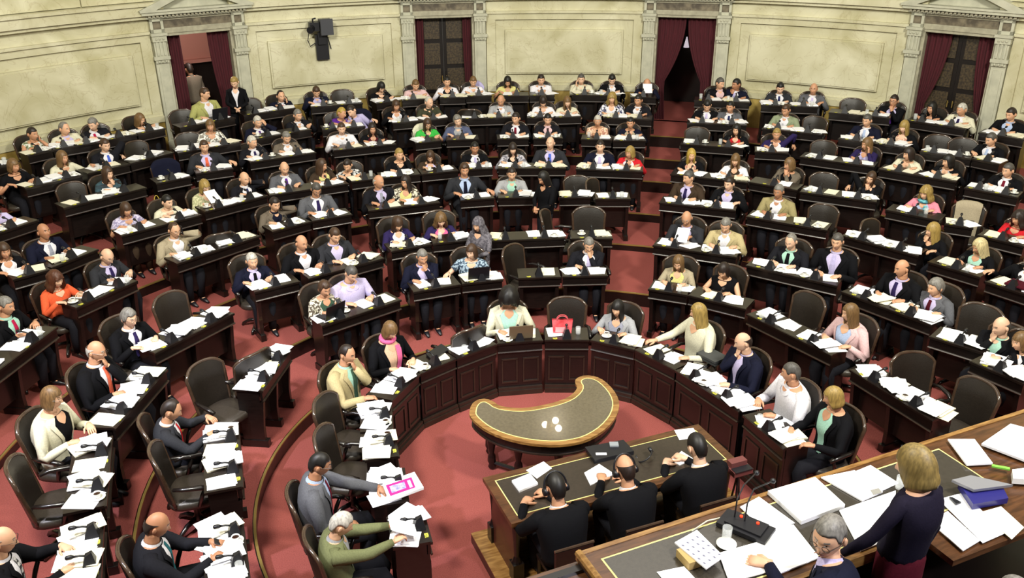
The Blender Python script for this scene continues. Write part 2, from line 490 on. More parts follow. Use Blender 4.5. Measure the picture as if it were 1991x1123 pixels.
# ------------------------------------------------------------------ frames, desks, chairs, small things
class Frame:
    def __init__(s, O, T):
        s.O = np.array(O, float); t = np.array(T[:2], float); t /= np.linalg.norm(t)
        s.T = np.array([t[0], t[1], 0]); s.N = np.array([-t[1], t[0], 0])
        s.rz = math.atan2(t[1], t[0])
        s.M = Matrix.Translation(Vector(s.O)) @ Matrix.Rotation(s.rz, 4, 'Z')
    def hit(s, u, v, d):
        r = ray(u, v)
        t = (d - (CAM - s.O) @ s.N) / (r @ s.N)
        p = CAM + r * t - s.O
        return np.array([p @ s.T, d, p[2]])
    def onz(s, u, v, z):
        p = at(u, v, s.O[2] + z) - s.O
        return np.array([p @ s.T, p @ s.N, z])
    def seat(s, u, v, d, z, lo, hi):
        """where the ray through a pixel meets the seat line: plane behind the desk, or a height where the view runs along the desk"""
        r = ray(u, v); rn = abs(r @ s.N) / math.hypot(r[0], r[1])
        if rn > .5: return s.hit(u, v, d)
        best = None
        for zz in np.arange(z - .22, z + .23, .02):
            p = s.onz(u, v, zz); pen = max(0, lo - p[1], p[1] - hi) * 10 + abs(zz - z)
            if best is None or pen < best[0]: best = (pen, p)
        return best[1]
    def w(s, x, y, z):
        return tuple(s.O + s.T * x + s.N * y + np.array([0, 0, z]))
ROWN = ['front row', 'second row', 'third row', 'fourth row', 'fifth row', 'sixth row', 'seventh row', 'back row']
DESKS = {
1: [(839,1052,822,992,1),(794,976,785,909,1),(775,886,764,836,1),(763,834,760,783,1),(762,778,816,726,1),(818,725,887,696,1),(889,696,965,668,1),(968,667,1055,660.5,1),(1060,660,1145,660,1),(1149,660,1233,679,1),(1235,679,1312,718,1),(1314,719,1436,799,2),(1446,806,1523,872,1)],
2: [(484,1123,470,1006,2),(471,945,462,822,2),(510,759,565,681,2),(626,633,779,582,2),(804,567,895,552,1),(899,551,977,543,1),(1008,540,1090,537.5,1),(1094,537,1181,535,1),(1261,561,1336,572.6,1),(1339,573,1450,600,1),(1453,610,1617,690,2),(1654,718,1814,817,2)],
3: [(194,1123,200,1009,2),(205,982,217,847,2),(224,832,324,718,2),(301,686,454,608,2),(495,567,582,546,1),(600,541,746,501,2),(761,488,838,474,1),(842,473,914,466,1),(945,468,1098,461.5,2),(1111,463,1191,463,1),(1270,476,1432,499,2),(1451,515,1628,555,2),(1637,566,1811,631,2),(1808,653,1919,687,1),(1887,701,1991,745,1)],
4: [(-55,757,110,635,2),(148,598,266,545,2),(344,512,505,458,2),(530,450,604,430,1),(607,429,684,416,1),(717,409,855,393,2),(896,389,961,384.4,1),(969,384.4,1038,383,1),(1088,384,1148,383,1),(1158,386,1226,386,1),(1282,393,1430,408.6,2),(1452,420,1608,447,2),(1637,457,1785,497,2),(1805,508,1906,538,1),(1918,547,2010,577,1)],
5: [(25,543,97,523,1),(100,520,190,484,1),(236,458,391,417,2),(398,411,520,380,2),(524,379,677,356,2),(684,353,737,346,1),(740,346,817,338,1),(820,338,891,331,1),(905,329,958,326.5,1),(969,327,1100,326.5,2),(1120,328,1250,333,2),(1304,338,1453,354,2),(1456,353,1550,369,1),(1556,372,1704,392,2),(1723,407,1826,428,1),(1838,435,1892,443,1),(1901,456,1991,478,1)],
6: [(-20,458,74,427,1),(124,404,284,364,2),(304,356,371,343,1),(381,337,453,327,1),(486,315,614,296,2),(649,292,770,279.6,2),(808,278,858,273,1),(868,272,931,270,1),(967,270,1028,268.6,1),(1037,268.6,1094,268,1),(1130,270,1189,271.7,1),(1192,273,1256,273,1),(1323,279,1446,288,2),(1468,294,1533,297.5,1),(1556,304,1700,324,2),(1709,328,1859,353,2),(1876,364,1979,383,2)],
7: [(50,366,160,340,2),(170,337,252,318,1),(254,317,337,296,1),(346,297,468,277,2),(496,270,605,251,2),(627,252,710,245,2),(764,239,870,230,2),(899,231,994,228,2),(1025,228,1076,228,1),(1080,228,1130,226.5,1),(1173,228,1267,232,2),(1336,238,1452,243,2),(1482,249,1598,261,2),(1630,269,1764,287,2),(1789,294,1888,308,2),(1891,308,1943,319,1)],
8: [(-40,335,36,312,1),(54,302,102,291,1),(104,290,192,276,2),(204,273,266,261,1),(268,260,321,249,1),(350,248,457,228,2),(474,224,572,210,2),(605,208,705,200,2),(732,201,778,195,1),(782,195,828,192,1),(855,190,905,189,1),(907,187,956,185.5,1),(981,186,1028,185.5,1),(1030,185.5,1078,184.7,1),(1113,184,1206,185.5,2),(1226,188.4,1276,189,1),(1350,194.5,1458,199,2),(1480,203.6,1591,208,2),(1612,218,1731,229,2),(1762,233,1876,250,2),(1903,257,1991,271,1)]}
class Desk: pass
ALLD = {}
for k in DESKS:
    ALLD[k] = []
    for xl, yl, xr, yr, n in DESKS[k]:
        z = FZ[k - 1] + LEDGE
        A, B = at(xl, yl, z), at(xr, yr, z)
        d = Desk(); d.k = k; d.n = n
        d.L = float(np.linalg.norm(B - A)); mid = (A + B) / 2
        d.fr = Frame((mid[0], mid[1], FZ[k - 1]), B - A)
        d.seats = [(-d.L / 2 + d.L * (i + .5) / n) for i in range(n)]
        d.who = [None] * n
        ALLD[k].append(d)
# shared small meshes
mb = MB()
V = [(-.065, .02, .855), (.065, .02, .855), (.065, .15, .855), (-.065, .15, .855), (-.018, .05, .995), (.018, .05, .995), (.03, .11, .965), (-.03, .11, .965)]
mb.add(V, [(0, 3, 2, 1), (4, 5, 6, 7), (0, 1, 5, 4), (1, 2, 6, 5), (2, 3, 7, 6), (3, 0, 4, 7)])
ME_MICB = mb.mesh('microphone_base', [BLACKP])
mb = MB(); mb.tube([(0, .09, .955), (0, .15, .975), (0, .20, .98)], [.010, .009, .011], 6); mb.tube([(0, .195, .98), (0, .215, .982), (0, .255, .983), (0, .265, .983)], [.012, .021, .021, .010], 8)
ME_MIC = mb.mesh('microphone', [BLACKP], True)
mb = MB(); mb.box(-.032, .032, .012, .052, .855, .861); ME_PLATE = mb.mesh('number_plate', [YELLOW])
def build_desk(d):
    L, k, n = d.L, d.k, d.n
    root = link('legislator_desk', None, None, M=d.fr.M)
    def part(name, mb, mats, parent=root): return link(name, mb.mesh(name, mats), parent)
    h = L / 2
    mb = MB(); mb.box(-h, h, 0.0, .38, .825, .855); mb.box(-h - .008, h + .008, -.012, .012, .822, .852)
    part('desk_top', mb, [WOOD_T])
    mb = MB(); mb.box(-h + .005, h - .005, .01, .04, .70, .823); part('apron', mb, [WOOD])
    mb = MB(); mb.tube([(-h, .004, .695), (h, .004, .695)], .014, 6); part('trim_strip', mb, [WOOD_M])
    if k == 1:
        mb = MB(); mb.box(-h + .004, h - .004, .02, .05, .0, .70); part('front_panel', mb, [WOOD])
        mb = MB(); mb.box(-h, h, -.03, .05, 0, .075); mb.box(-h, h, -.012, .05, .075, .12); part('plinth', mb, [WOOD_M])
        for j in (-1, 1):
            c = j * h * .48; w = h * .36
            mb = MB()
            mb.box(c - w, c + w, .008, .02, .56, .585); mb.box(c - w, c + w, .004, .02, .19, .215)
            mb.box(c - w, c - w + .02, .008, .02, .2, .57); mb.box(c + w - .02, c + w, .008, .02, .2, .57)
            part('panel_moulding', mb, [WOOD_M])
        mb = MB(); mb.box(-h, -h + .03, .05, .36, 0, .824); part('side_panel', mb, [WOOD])
        mb = MB(); mb.box(h - .03, h, .05, .36, 0, .824); part('side_panel', mb, [WOOD])
    else:
        for x in ([-h + .05, h - .05] + ([0] if n > 1 else [])):
            mb = MB(); mb.box(x - .028, x + .028, .06, .35, .10, .824); mb.box(x - .04, x + .04, .02, .37, 0, .10)
            V = [(x - .028, .06, .66), (x + .028, .06, .66), (x + .028, .06, .30), (x - .028, .06, .30), (x - .028, .02, .66), (x + .028, .02, .66)]
            mb.add(V, [(0, 1, 2, 3), (4, 5, 1, 0), (4, 3, 2, 5), (0, 3, 4), (1, 5, 2)])
            part('leg', mb, [WOOD])
        mb = MB(); mb.box(-h + .05, h - .05, .15, .17, .24, .80); part('underdesk_shade_panel', mb, [WOOD])  # dark sheet added for the shade beneath the open desk
    for x in d.seats:
        b = link('microphone_base', ME_MICB, root, (x, 0, 0))
        link('microphone', ME_MIC, b)
        link('number_plate', ME_PLATE, root, (x - min(.17, L / n * .3), 0, 0))
    d.root = root
for k in ALLD:
    for d in ALLD[k]: build_desk(d)

# ---- armchair template
def back_pt(u, v, off=0.0):
    w = .228 + .032 * v
    x = w * u
    z = .44 + .56 * v * (1 - .16 * abs(u) ** 4)
    y = .225 + .085 * v - .085 * u * u + off
    return (x, y, z)
def chair_meshes():
    M = {}
    nu, nv = 11, 9
    mb = MB()
    us = np.linspace(-1, 1, nu); vs = np.linspace(0, 1, nv)
    pad = lambda u, v: .022 * (1 - u ** 4) * (1 - (2 * v - 1) ** 4)
    mb.rings([[back_pt(u, v, -pad(u, v)) for u in us] for v in vs], False, 0, closed=False)
    mb.rings([[back_pt(u, v, .035) for u in us[::-1]] for v in vs], False, 0, closed=False)
    M['backrest'] = mb.mesh('backrest', [LEATHER], True)
    mb = MB()
    path = [back_pt(-1, v, .015) for v in np.linspace(0, 1, 7)] + [back_pt(u, 1.0, .015) for u in np.linspace(-.9, .9, 11)] + [back_pt(1, v, .015) for v in np.linspace(1, 0, 7)]
    mb.tube(path, .021, 7, up=(0, 1, 0)); M['back_rim'] = mb.mesh('back_rim', [CHAIRWOOD], True)
    mb = MB()
    R = []
    ang = np.arange(20) * 2 * math.pi / 20
    for s, z in ((.90, .385), (1, .40), (1.0, .45), (.93, .475), (.6, .487), (.05, .49)):
        c, q = np.cos(ang), np.sin(ang)
        R.append(np.c_[.265 * s * np.sign(c) * abs(c) ** .6, -.01 + .245 * s * np.sign(q) * abs(q) ** .6, np.full(20, z)])
    mb.rings(R); M['seat'] = mb.mesh('seat', [LEATHER_S], True)
    mb = MB(); mb.tube([(.250, .15, .66), (.288, .06, .672), (.298, -.10, .665), (.292, -.185, .640)], [.02, .026, .030, .026], 8, flat=.8); M['armrest'] = mb.mesh('armrest', [CHAIRDARK], True)
    mb = MB(); mb.tube([(.292, -.14, .645), (.28, -.10, .55), (.26, -.06, .43)], [.018, .022, .02], 7); M['arm_post'] = mb.mesh('arm_post', [CHAIRDARK], True)
    mb = MB(); mb.lathe([(.12, .385), (.05, .36), (.03, .30), (.03, .16), (.055, .12), (.05, .07)], 12); M['column'] = mb.mesh('column', [CHAIRDARK], True)
    mb = MB(); mb.tube([(0, 0, .12), (.15, 0, .10), (.25, 0, .045), (.27, 0, .012)], [.028, .026, .022, .02], 7); M['foot'] = mb.mesh('foot', [CHAIRDARK], True)
    return M
CH = chair_meshes()
ME_ARMP = {1: CH['armrest'], -1: None}
CHAIRS = []
def chair(fr, x, y, label, group, turn=0.0):
    root = link('armchair', None, None, M=fr.M @ Matrix.Translation((x, y, 0)) @ Matrix.Rotation(math.radians(turn), 4, 'Z') @ Matrix.Scale(1.10 if fr.O[2] < .5 else 1.0, 4))
    tag(root, label, 'armchair', group)
    for nme in ('backrest', 'back_rim', 'seat', 'column'): link(nme, CH[nme], root)
    for s in (1, -1):
        a = link('armrest', CH['armrest'], root)
        b = link('arm_post', CH['arm_post'], a)
        if s < 0: a.scale = (-1, 1, 1)
    for j in range(4): link('foot', CH['foot'], root, None, math.pi / 4 + j * math.pi / 2)
    CHAIRS.append(root)
    return root
# ---- papers, cups, glasses
def paper_mesh(i):
    r = random.Random(100 + i); mb = MB(); z = 0.0
    n = [1, 2, 3, 4, 3, 2, 5, 2, 3, 4][i % 10]
    for j in range(n):
        t = r.choice((.002, .004, .008, .014)) if n > 1 else .003
        a = r.uniform(-.16, .16) * (1 if j else .3); w, l = r.uniform(.100, .112), r.uniform(.14, .155)
        if i % 5 == 4 and j == n - 1: w, l = .085, .12
        M4 = Matrix.Translation((r.uniform(-.02, .02), r.uniform(-.02, .02), z)) @ Matrix.Rotation(a, 4, 'Z')
        mb.box(-w, w, -l, l, 0, t, 0, M4)
        z += t
    if i % 3 != 1:
        M4 = Matrix.Translation((r.choice((-.09, .09)), r.uniform(-.03, .03), 0)) @ Matrix.Rotation(r.uniform(-.4, .4), 4, 'Z')
        mb.box(-.10, .10, -.13, .13, 0, .003, 0, M4)
    return mb.mesh('paper_stack', [PAPER if i % 4 != 3 else PAPER_C]), z
PAPERS = [paper_mesh(i) for i in range(10)]
GP = {}
def papers(fr, x, y, z, label, group, i=None, rot=None, sc=1.0):
    i = random.randrange(10) if i is None else i
    rot = random.gauss(0, .22) if rot is None else rot
    o = link('paper_stack', PAPERS[i][0], None, M=fr.M @ Matrix.Translation((x, y, z)) @ Matrix.Rotation(rot, 4, 'Z') @ Matrix.Diagonal((sc, sc, 1, 1)))
    tag(o, label, 'papers', group)
    return o
mb = MB(); mb.lathe([(.001, 0), (.045, .002), (.072, .012), (.074, .015), (.045, .006), (.001, .006)], 18); ME_SAUC = mb.mesh('saucer', [PORC], True)
mb = MB(); mb.lathe([(.02, .006), (.03, .02), (.038, .055), (.040, .062), (.036, .060), (.030, .03), (.001, .02)], 16, cap=False); mb.tube([(.036, 0, .05), (.058, 0, .048), (.058, 0, .028), (.033, 0, .022)], .005, 5); ME_CUP = mb.mesh('cup', [PORC], True)
mb = MB(); mb.lathe([(.001, .049), (.034, .05)], 14, cap=False); ME_COF = mb.mesh('coffee', [COFFEE])
mb = MB(); mb.lathe([(.001, .0), (.032, .0), (.034, .005), (.036, .11), (.034, .11), (.031, .012), (.001, .012)], 16, cap=False); ME_GLS = mb.mesh('water_glass', [GLASS], True)
def cup(fr, x, y, z, label):
    c = link('coffee_cup', None, None, M=fr.M @ Matrix.Translation((x, y, z)) @ Matrix.Rotation(random.uniform(0, 6), 4, 'Z'))
    tag(c, label, 'cup', 'coffee cups on the desks')
    link('saucer', ME_SAUC, c); q = link('cup', ME_CUP, c); link('coffee', ME_COF, q)
def glass(fr, x, y, z, label):
    tag(link('water_glass', ME_GLS, None, M=fr.M @ Matrix.Translation((x, y, z))), label, 'glass', 'water glasses on the desks')
# ------------------------------------------------------------------ people
def _head():
    ph = np.radians(np.concatenate([np.linspace(-180, -66, 7)[:-1], np.linspace(-66, 66, 23), np.linspace(66, 180, 7)[1:-1]]))
    zn = np.array([.985, .93, .84, .73, .61, .50, .40, .32, .25, .19, .13, .06, 0, -.07, -.14, -.21, -.28, -.35, -.42, -.49, -.545, -.60, -.67, -.75, -.84, -.92, -.98])
    rx, ry, rz = .076, .097, .120
    Z, PH = np.meshgrid(zn, ph, indexing='ij')
    S = np.sqrt(1 - Z ** 2)
    x = rx * S * np.sin(PH); y = -ry * S * np.cos(PH); z = rz * Z
    t = np.clip((-Z - .05) / .95, 0, 1)
    front = np.clip(np.cos(PH), 0, 1)
    x = x * (1 - .25 * t)
    x = x * (1 + .35 * np.clip(t - .55, 0, 1) * front)
    y = np.where(y > 0, y * (1 - .42 * t), y)
    D = np.degrees(PH)
    g = lambda a, s: np.exp(-(a / s) ** 2)
    nose = .026 * g(D, 8.5) * np.where(z > -.033, g(z + .033, .030), g(z + .033, .009))
    sock = -.008 * (g(D - 21, 11) + g(D + 21, 11)) * g(z - .010, .014)
    brow = .0045 * g(D, 34) * g(z - .034, .012)
    lips = .006 * g(D, 15) * (g(z + .062, .006) + g(z + .072, .006))
    chin = .012 * g(D, 22) * g(z + .102, .016)
    cheek = .004 * (g(D - 32, 16) + g(D + 32, 16)) * g(z + .02, .02)
    y = y - (nose + sock + brow + lips + chin + cheek)
    n = len(ph); k = len(zn)
    V = np.stack([x, y, z], -1).reshape(-1, 3)
    F = []; MI = []
    for i in range(k - 1):
        zc = rz * (zn[i] + zn[i + 1]) / 2
        for j in range(n):
            a = i * n + j; b = i * n + (j + 1) % n
            F.append((a, a + n, b + n, b))
            dc = math.degrees((ph[j] + (ph[(j + 1) % n] if j < n - 1 else math.pi)) / 2)
            ad = abs(dc); mi = 0
            if .006 < zc < .017 and 12 < ad < 30: mi = 2 if 17 < ad < 25 else 3
            elif .029 < zc < .040 and 9 < ad < 34: mi = 1
            elif -.0745 < zc < -.0575 and ad < 16: mi = 4
            MI.append(mi)
    F.append(tuple(range(n))); MI.append(0)
    F.append(tuple((k - 1) * n + j for j in range(n - 1, -1, -1))); MI.append(0)
    V = list(map(tuple, V)); global HEAR; HEAR = (len(V), len(F))
    for s in (-1, 1):                                   # ears
        b = len(V)
        for q, r in ((0, .3), (.5, 1), (1, .55)):
            for w in range(8):
                a = w * math.pi / 4
                V.append((s * (.072 + .016 * q), .012 + .018 * r * math.cos(a) + .01 * q, -.008 + .032 * r * math.sin(a)))
        for i in range(2):
            for w in range(8): F.append((b + i * 8 + w, b + i * 8 + (w + 1) % 8, b + (i + 1) * 8 + (w + 1) % 8, b + (i + 1) * 8 + w)); MI.append(0)
        F.append(tuple(b + 16 + w for w in range(8))); MI.append(0)
    return np.array(V), F, MI
HV, HF, HM = _head()

def _sm(a, b, x): t = np.clip((x - a) / (b - a), 0, 1); return t * t * (3 - 2 * t)
HAIRS = {}
def hair_geo(style):
    if style in HAIRS: return HAIRS[style]
    n = 34; ph = np.linspace(-math.pi, math.pi, n + 1)[:-1]
    ad = np.abs(np.degrees(ph))
    rx, ry, rz = .076, .097, .120
    th = .13; extra = 0; noise = .015; flare = 0.0; zl = None
    if style == 'short':      zl = .060 + (.006 - .060) * _sm(50, 70, ad) + .022 * _sm(72, 84, ad) - .10 * _sm(112, 140, ad); th = .105
    elif style == 'receding': zl = .100 + (.006 - .100) * _sm(58, 74, ad) + .022 * _sm(74, 86, ad) - .10 * _sm(112, 140, ad); th = .085
    elif style == 'bald':     zl = .039 - .035 * _sm(88, 112, ad) - .080 * _sm(112, 140, ad); th = .07
    elif style == 'wavy':     zl = .060 + (-.015 - .060) * _sm(48, 76, ad) - .075 * _sm(108, 140, ad); th = .21; noise = .07
    elif style == 'bob':      zl = .050 + (-.115 - .050) * _sm(42, 62, ad); th = .17; flare = .10; extra = 1
    elif style == 'fringe':   zl = .030 + (-.125 - .030) * _sm(44, 62, ad); th = .18; flare = .12; extra = 1
    elif style == 'long':     zl = .062 + (-.27 - .062) * _sm(36, 58, ad); th = .17; flare = .02; extra = 1
    elif style == 'longfringe': zl = .032 + (-.26 - .032) * _sm(40, 58, ad); th = .17; flare = .05; extra = 1
    elif style == 'curly':    zl = .045 + (-.17 - .045) * _sm(40, 60, ad); th = .30; flare = .35; extra = 1; noise = .10
    elif style == 'afro':     zl = .040 + (-.13 - .040) * _sm(40, 64, ad); th = .85; noise = .10; flare = .1; extra = 1
    elif style == 'hood':     zl = .050 + (-.33 - .050) * _sm(40, 60, ad); th = .22; flare = .45; extra = 1
    r = random.Random(hash(style) % 1000 if False else len(style) * 7)
    rows = []
    thm = np.arccos(np.clip(np.maximum(zl, -.03 if extra else -1) / rz, -.95, .999))
    bald = style == 'bald'
    for s in np.linspace(0.02, 1, 9):
        TH = s * thm
        if bald:
            t0 = math.acos(.040 / rz); TH = t0 + (thm - t0) * s
        o = 1 + th * (1 if extra else (1 - .45 * s ** 4))
        if style in ('short', 'receding', 'wavy'): o = o + .06 * np.clip(np.cos(ph), 0, 1) * (1 - s)
        if bald: o = np.where(ad < 84, .90, o - .10 * (1 - _sm(84, 110, ad)) * (1 - s))
        if style == 'receding': o = np.where((ad < 50), o - .02, o)
        w = noise * (np.sin(5 * ph + 9 * s + 1) * .5 + np.sin(13 * ph - 4 * s) * .5 + (np.sin(17 * ph + 31 * s) * np.sin(11 * ph - 23 * s) if noise > .05 else 0))
        o = o + w
        rows.append(np.stack([rx * o * np.sin(TH) * np.sin(ph), -ry * o * np.sin(TH) * np.cos(ph) + .006, rz * (1 + th * .8) * np.cos(TH)], -1))
    last = rows[-1].copy()
    if extra:
        for s in (.25, .5, .75, 1.0):
            p = last.copy()
            drop = np.minimum(zl - last[:, 2], 0)
            p[:, 2] = last[:, 2] + drop * s
            k = 1 + flare * math.sin(s * 2.6) + noise * np.sin(9 * ph + 6 * s) - .10 * s
            k = np.where(drop < -.01, k, 1 - .04 * s)
            p[:, 0] *= k; p[:, 1] = (p[:, 1]) * np.where(last[:, 1] > 0, k * .98, 1)
            rows.append(p)
        inner = rows[-1].copy(); inner[:, :2] *= .80; inner[:, 2] += .012; rows.append(inner)
    else:
        inner = last.copy(); inner[:, :2] *= .86; rows.append(inner)
    HAIRS[style] = np.array(rows)
    return HAIRS[style]

def bez(a, b, c, t):
    t = np.asarray(t)[:, None]
    return (1 - t) ** 2 * a + 2 * t * (1 - t) * b + t * t * c
TT = np.array([0, .2, .4, .6, .76, .89, .955, 1.0])
TRX = np.array([.185, .178, .190, .208, .222, .222, .140, .070])
TRY = np.array([.130, .122, .122, .128, .122, .098, .078, .066])
def _unit(v): v = np.asarray(v, float); return v / (np.linalg.norm(v) + 1e-9)
SKIN = {k: mat('skin_' + k, h, .55, noise=.06, nscale=25) for k, h in dict(a='#D9A988', b='#C79372', c='#B07C5C', d='#E0B598').items()}
EYE = mat('eye_dark', '#1C1410', .2); EYEW = mat('eye_white', '#CFC6BA', .3); LIP = mat('lips', '#A8625A', .5)
GLASSF = mat('spectacle_frame', '#2A2320', .3)
HAIRC = {k: mat('hair_' + k, h, .5, noise=.45, nscale=60, stretch=(1, 1, .15)) for k, h in dict(black='#15110F', dark='#2A1D17', brown='#4A3322', auburn='#5A3320', lbrown='#7A5C38', blond='#A88C4C', dblond='#8A7440', pblond='#D8C795', gold='#BFA046', grey='#86827C', dgrey='#55514D', white='#CFCAC0').items()}
CLOTH = dict(black='#0E0E12', char='#1A1A20', dgrey='#2E2F34', grey='#5E5F65', lgrey='#A3A4A8', navy='#15172A', slate='#555C78', white='#E6E4EC', cream='#DAD6BE', beige='#A89C84', khaki='#9A8F66', tan='#B9AA80', lime='#A8A868', olive='#3F4030', oliveg='#6F7350', sage='#8C967A', brown='#3E3126', gbrown='#6E6458', lav='#B9B2DC', lilac='#C9BFE6', lblue='#AFC0E2', mint='#A9D6C4', green='#3FB54A', orange='#E8623C', pink='#E48CA0', hotpink='#E56A9C', red='#C9242E', maroon='#4E1220', wine='#6E1A2C', purple='#5A2A8C', indigo='#2C2350', teal='#2E6E78', yellow='#D8D28A', peach='#DDB79A', rose='#DDBBBE', crimson='#B01E48', blue='#4A64C8', coral='#E0684C', silver='#9A9CAC', dblue='#262C58', dgreen='#3B5444', nearblack='#1A1626')
PRINT = dict(floral=('#D9D8CE', '#6E7A58'), bw=('#D8D8D8', '#26262A'), navyfl=('#E2E2EA', '#2A2C55'), greyfl=('#B9B6BE', '#6B6872'), peachfl=('#E3C6AC', '#B07A66'), bluefl=('#9FB4C4', '#33465A'), whitest=('#E9E8E2', '#7F7A70'), creamgr=('#CFCBA6', '#A2A37C'), stripe=('#2E4A55', '#14161C'), tee=('#C9C2DC', '#8E86A8'), brownfl=('#D8D2BE', '#4A4034'), scarf=('#6FB7C0', '#2F7C92'), hood=('#6E6A72', '#4E4A52'))
def cloth(c):
    if c in PRINT:
        a, b = PRINT[c]; return mat('print_' + c, a, .8, hex2=b, nscale=(5 if c == 'stripe' else 26), thr=(.46, .54), stretch=(.3, .3, 4) if c == 'stripe' else None)
    return mat('cloth_' + c, CLOTH[c], .85, spec=.12, noise=.18, nscale=70, bump=.12)

def hand(mb, Wp, f, n, side, s, curl=.5, mat=0):
    f = _unit(f); r = _unit(np.cross(f, n)) * side; n = _unit(np.cross(r, f)) * side
    if n[2] < -.2 and False: n = -n
    C = [Wp - f * .02 * s, Wp + f * .02 * s, Wp + f * .055 * s, Wp + f * .088 * s]
    a = [.024, .033, .040, .038]; b = [.020, .018, .016, .013]
    ang = np.arange(8) * math.pi / 4
    mb.rings([C[i] + s * (a[i] * np.cos(ang)[:, None] * r + b[i] * np.sin(ang)[:, None] * n) for i in range(4)], True, mat)
    for j, L in enumerate((.068, .078, .073, .056)):
        p = Wp + f * .082 * s + r * (1.5 - j) * .0195 * s
        pts = [p]; ca = .15 + .1 * j * 0
        for q in range(3):
            ca += curl * .75
            p = p + (f * math.cos(ca) - n * math.sin(ca)) * L / 3 * s; pts.append(p)
        mb.tube(pts, np.array([.0095, .009, .0082, .0062]) * s, 5, mat, True, up=tuple(r))
    p = Wp + f * .02 * s + r * .030 * s
    d1 = _unit(f * .65 + r * .75 - n * .25); d2 = _unit(f * .9 + r * .25 - n * .35)
    mb.tube([p - d1 * .01, p + d1 * .03 * s, p + d1 * .03 * s + d2 * .03 * s, p + d1 * .03 * s + d2 * .052 * s], np.array([.013, .012, .010, .007]) * s, 5, mat, True, up=tuple(n))

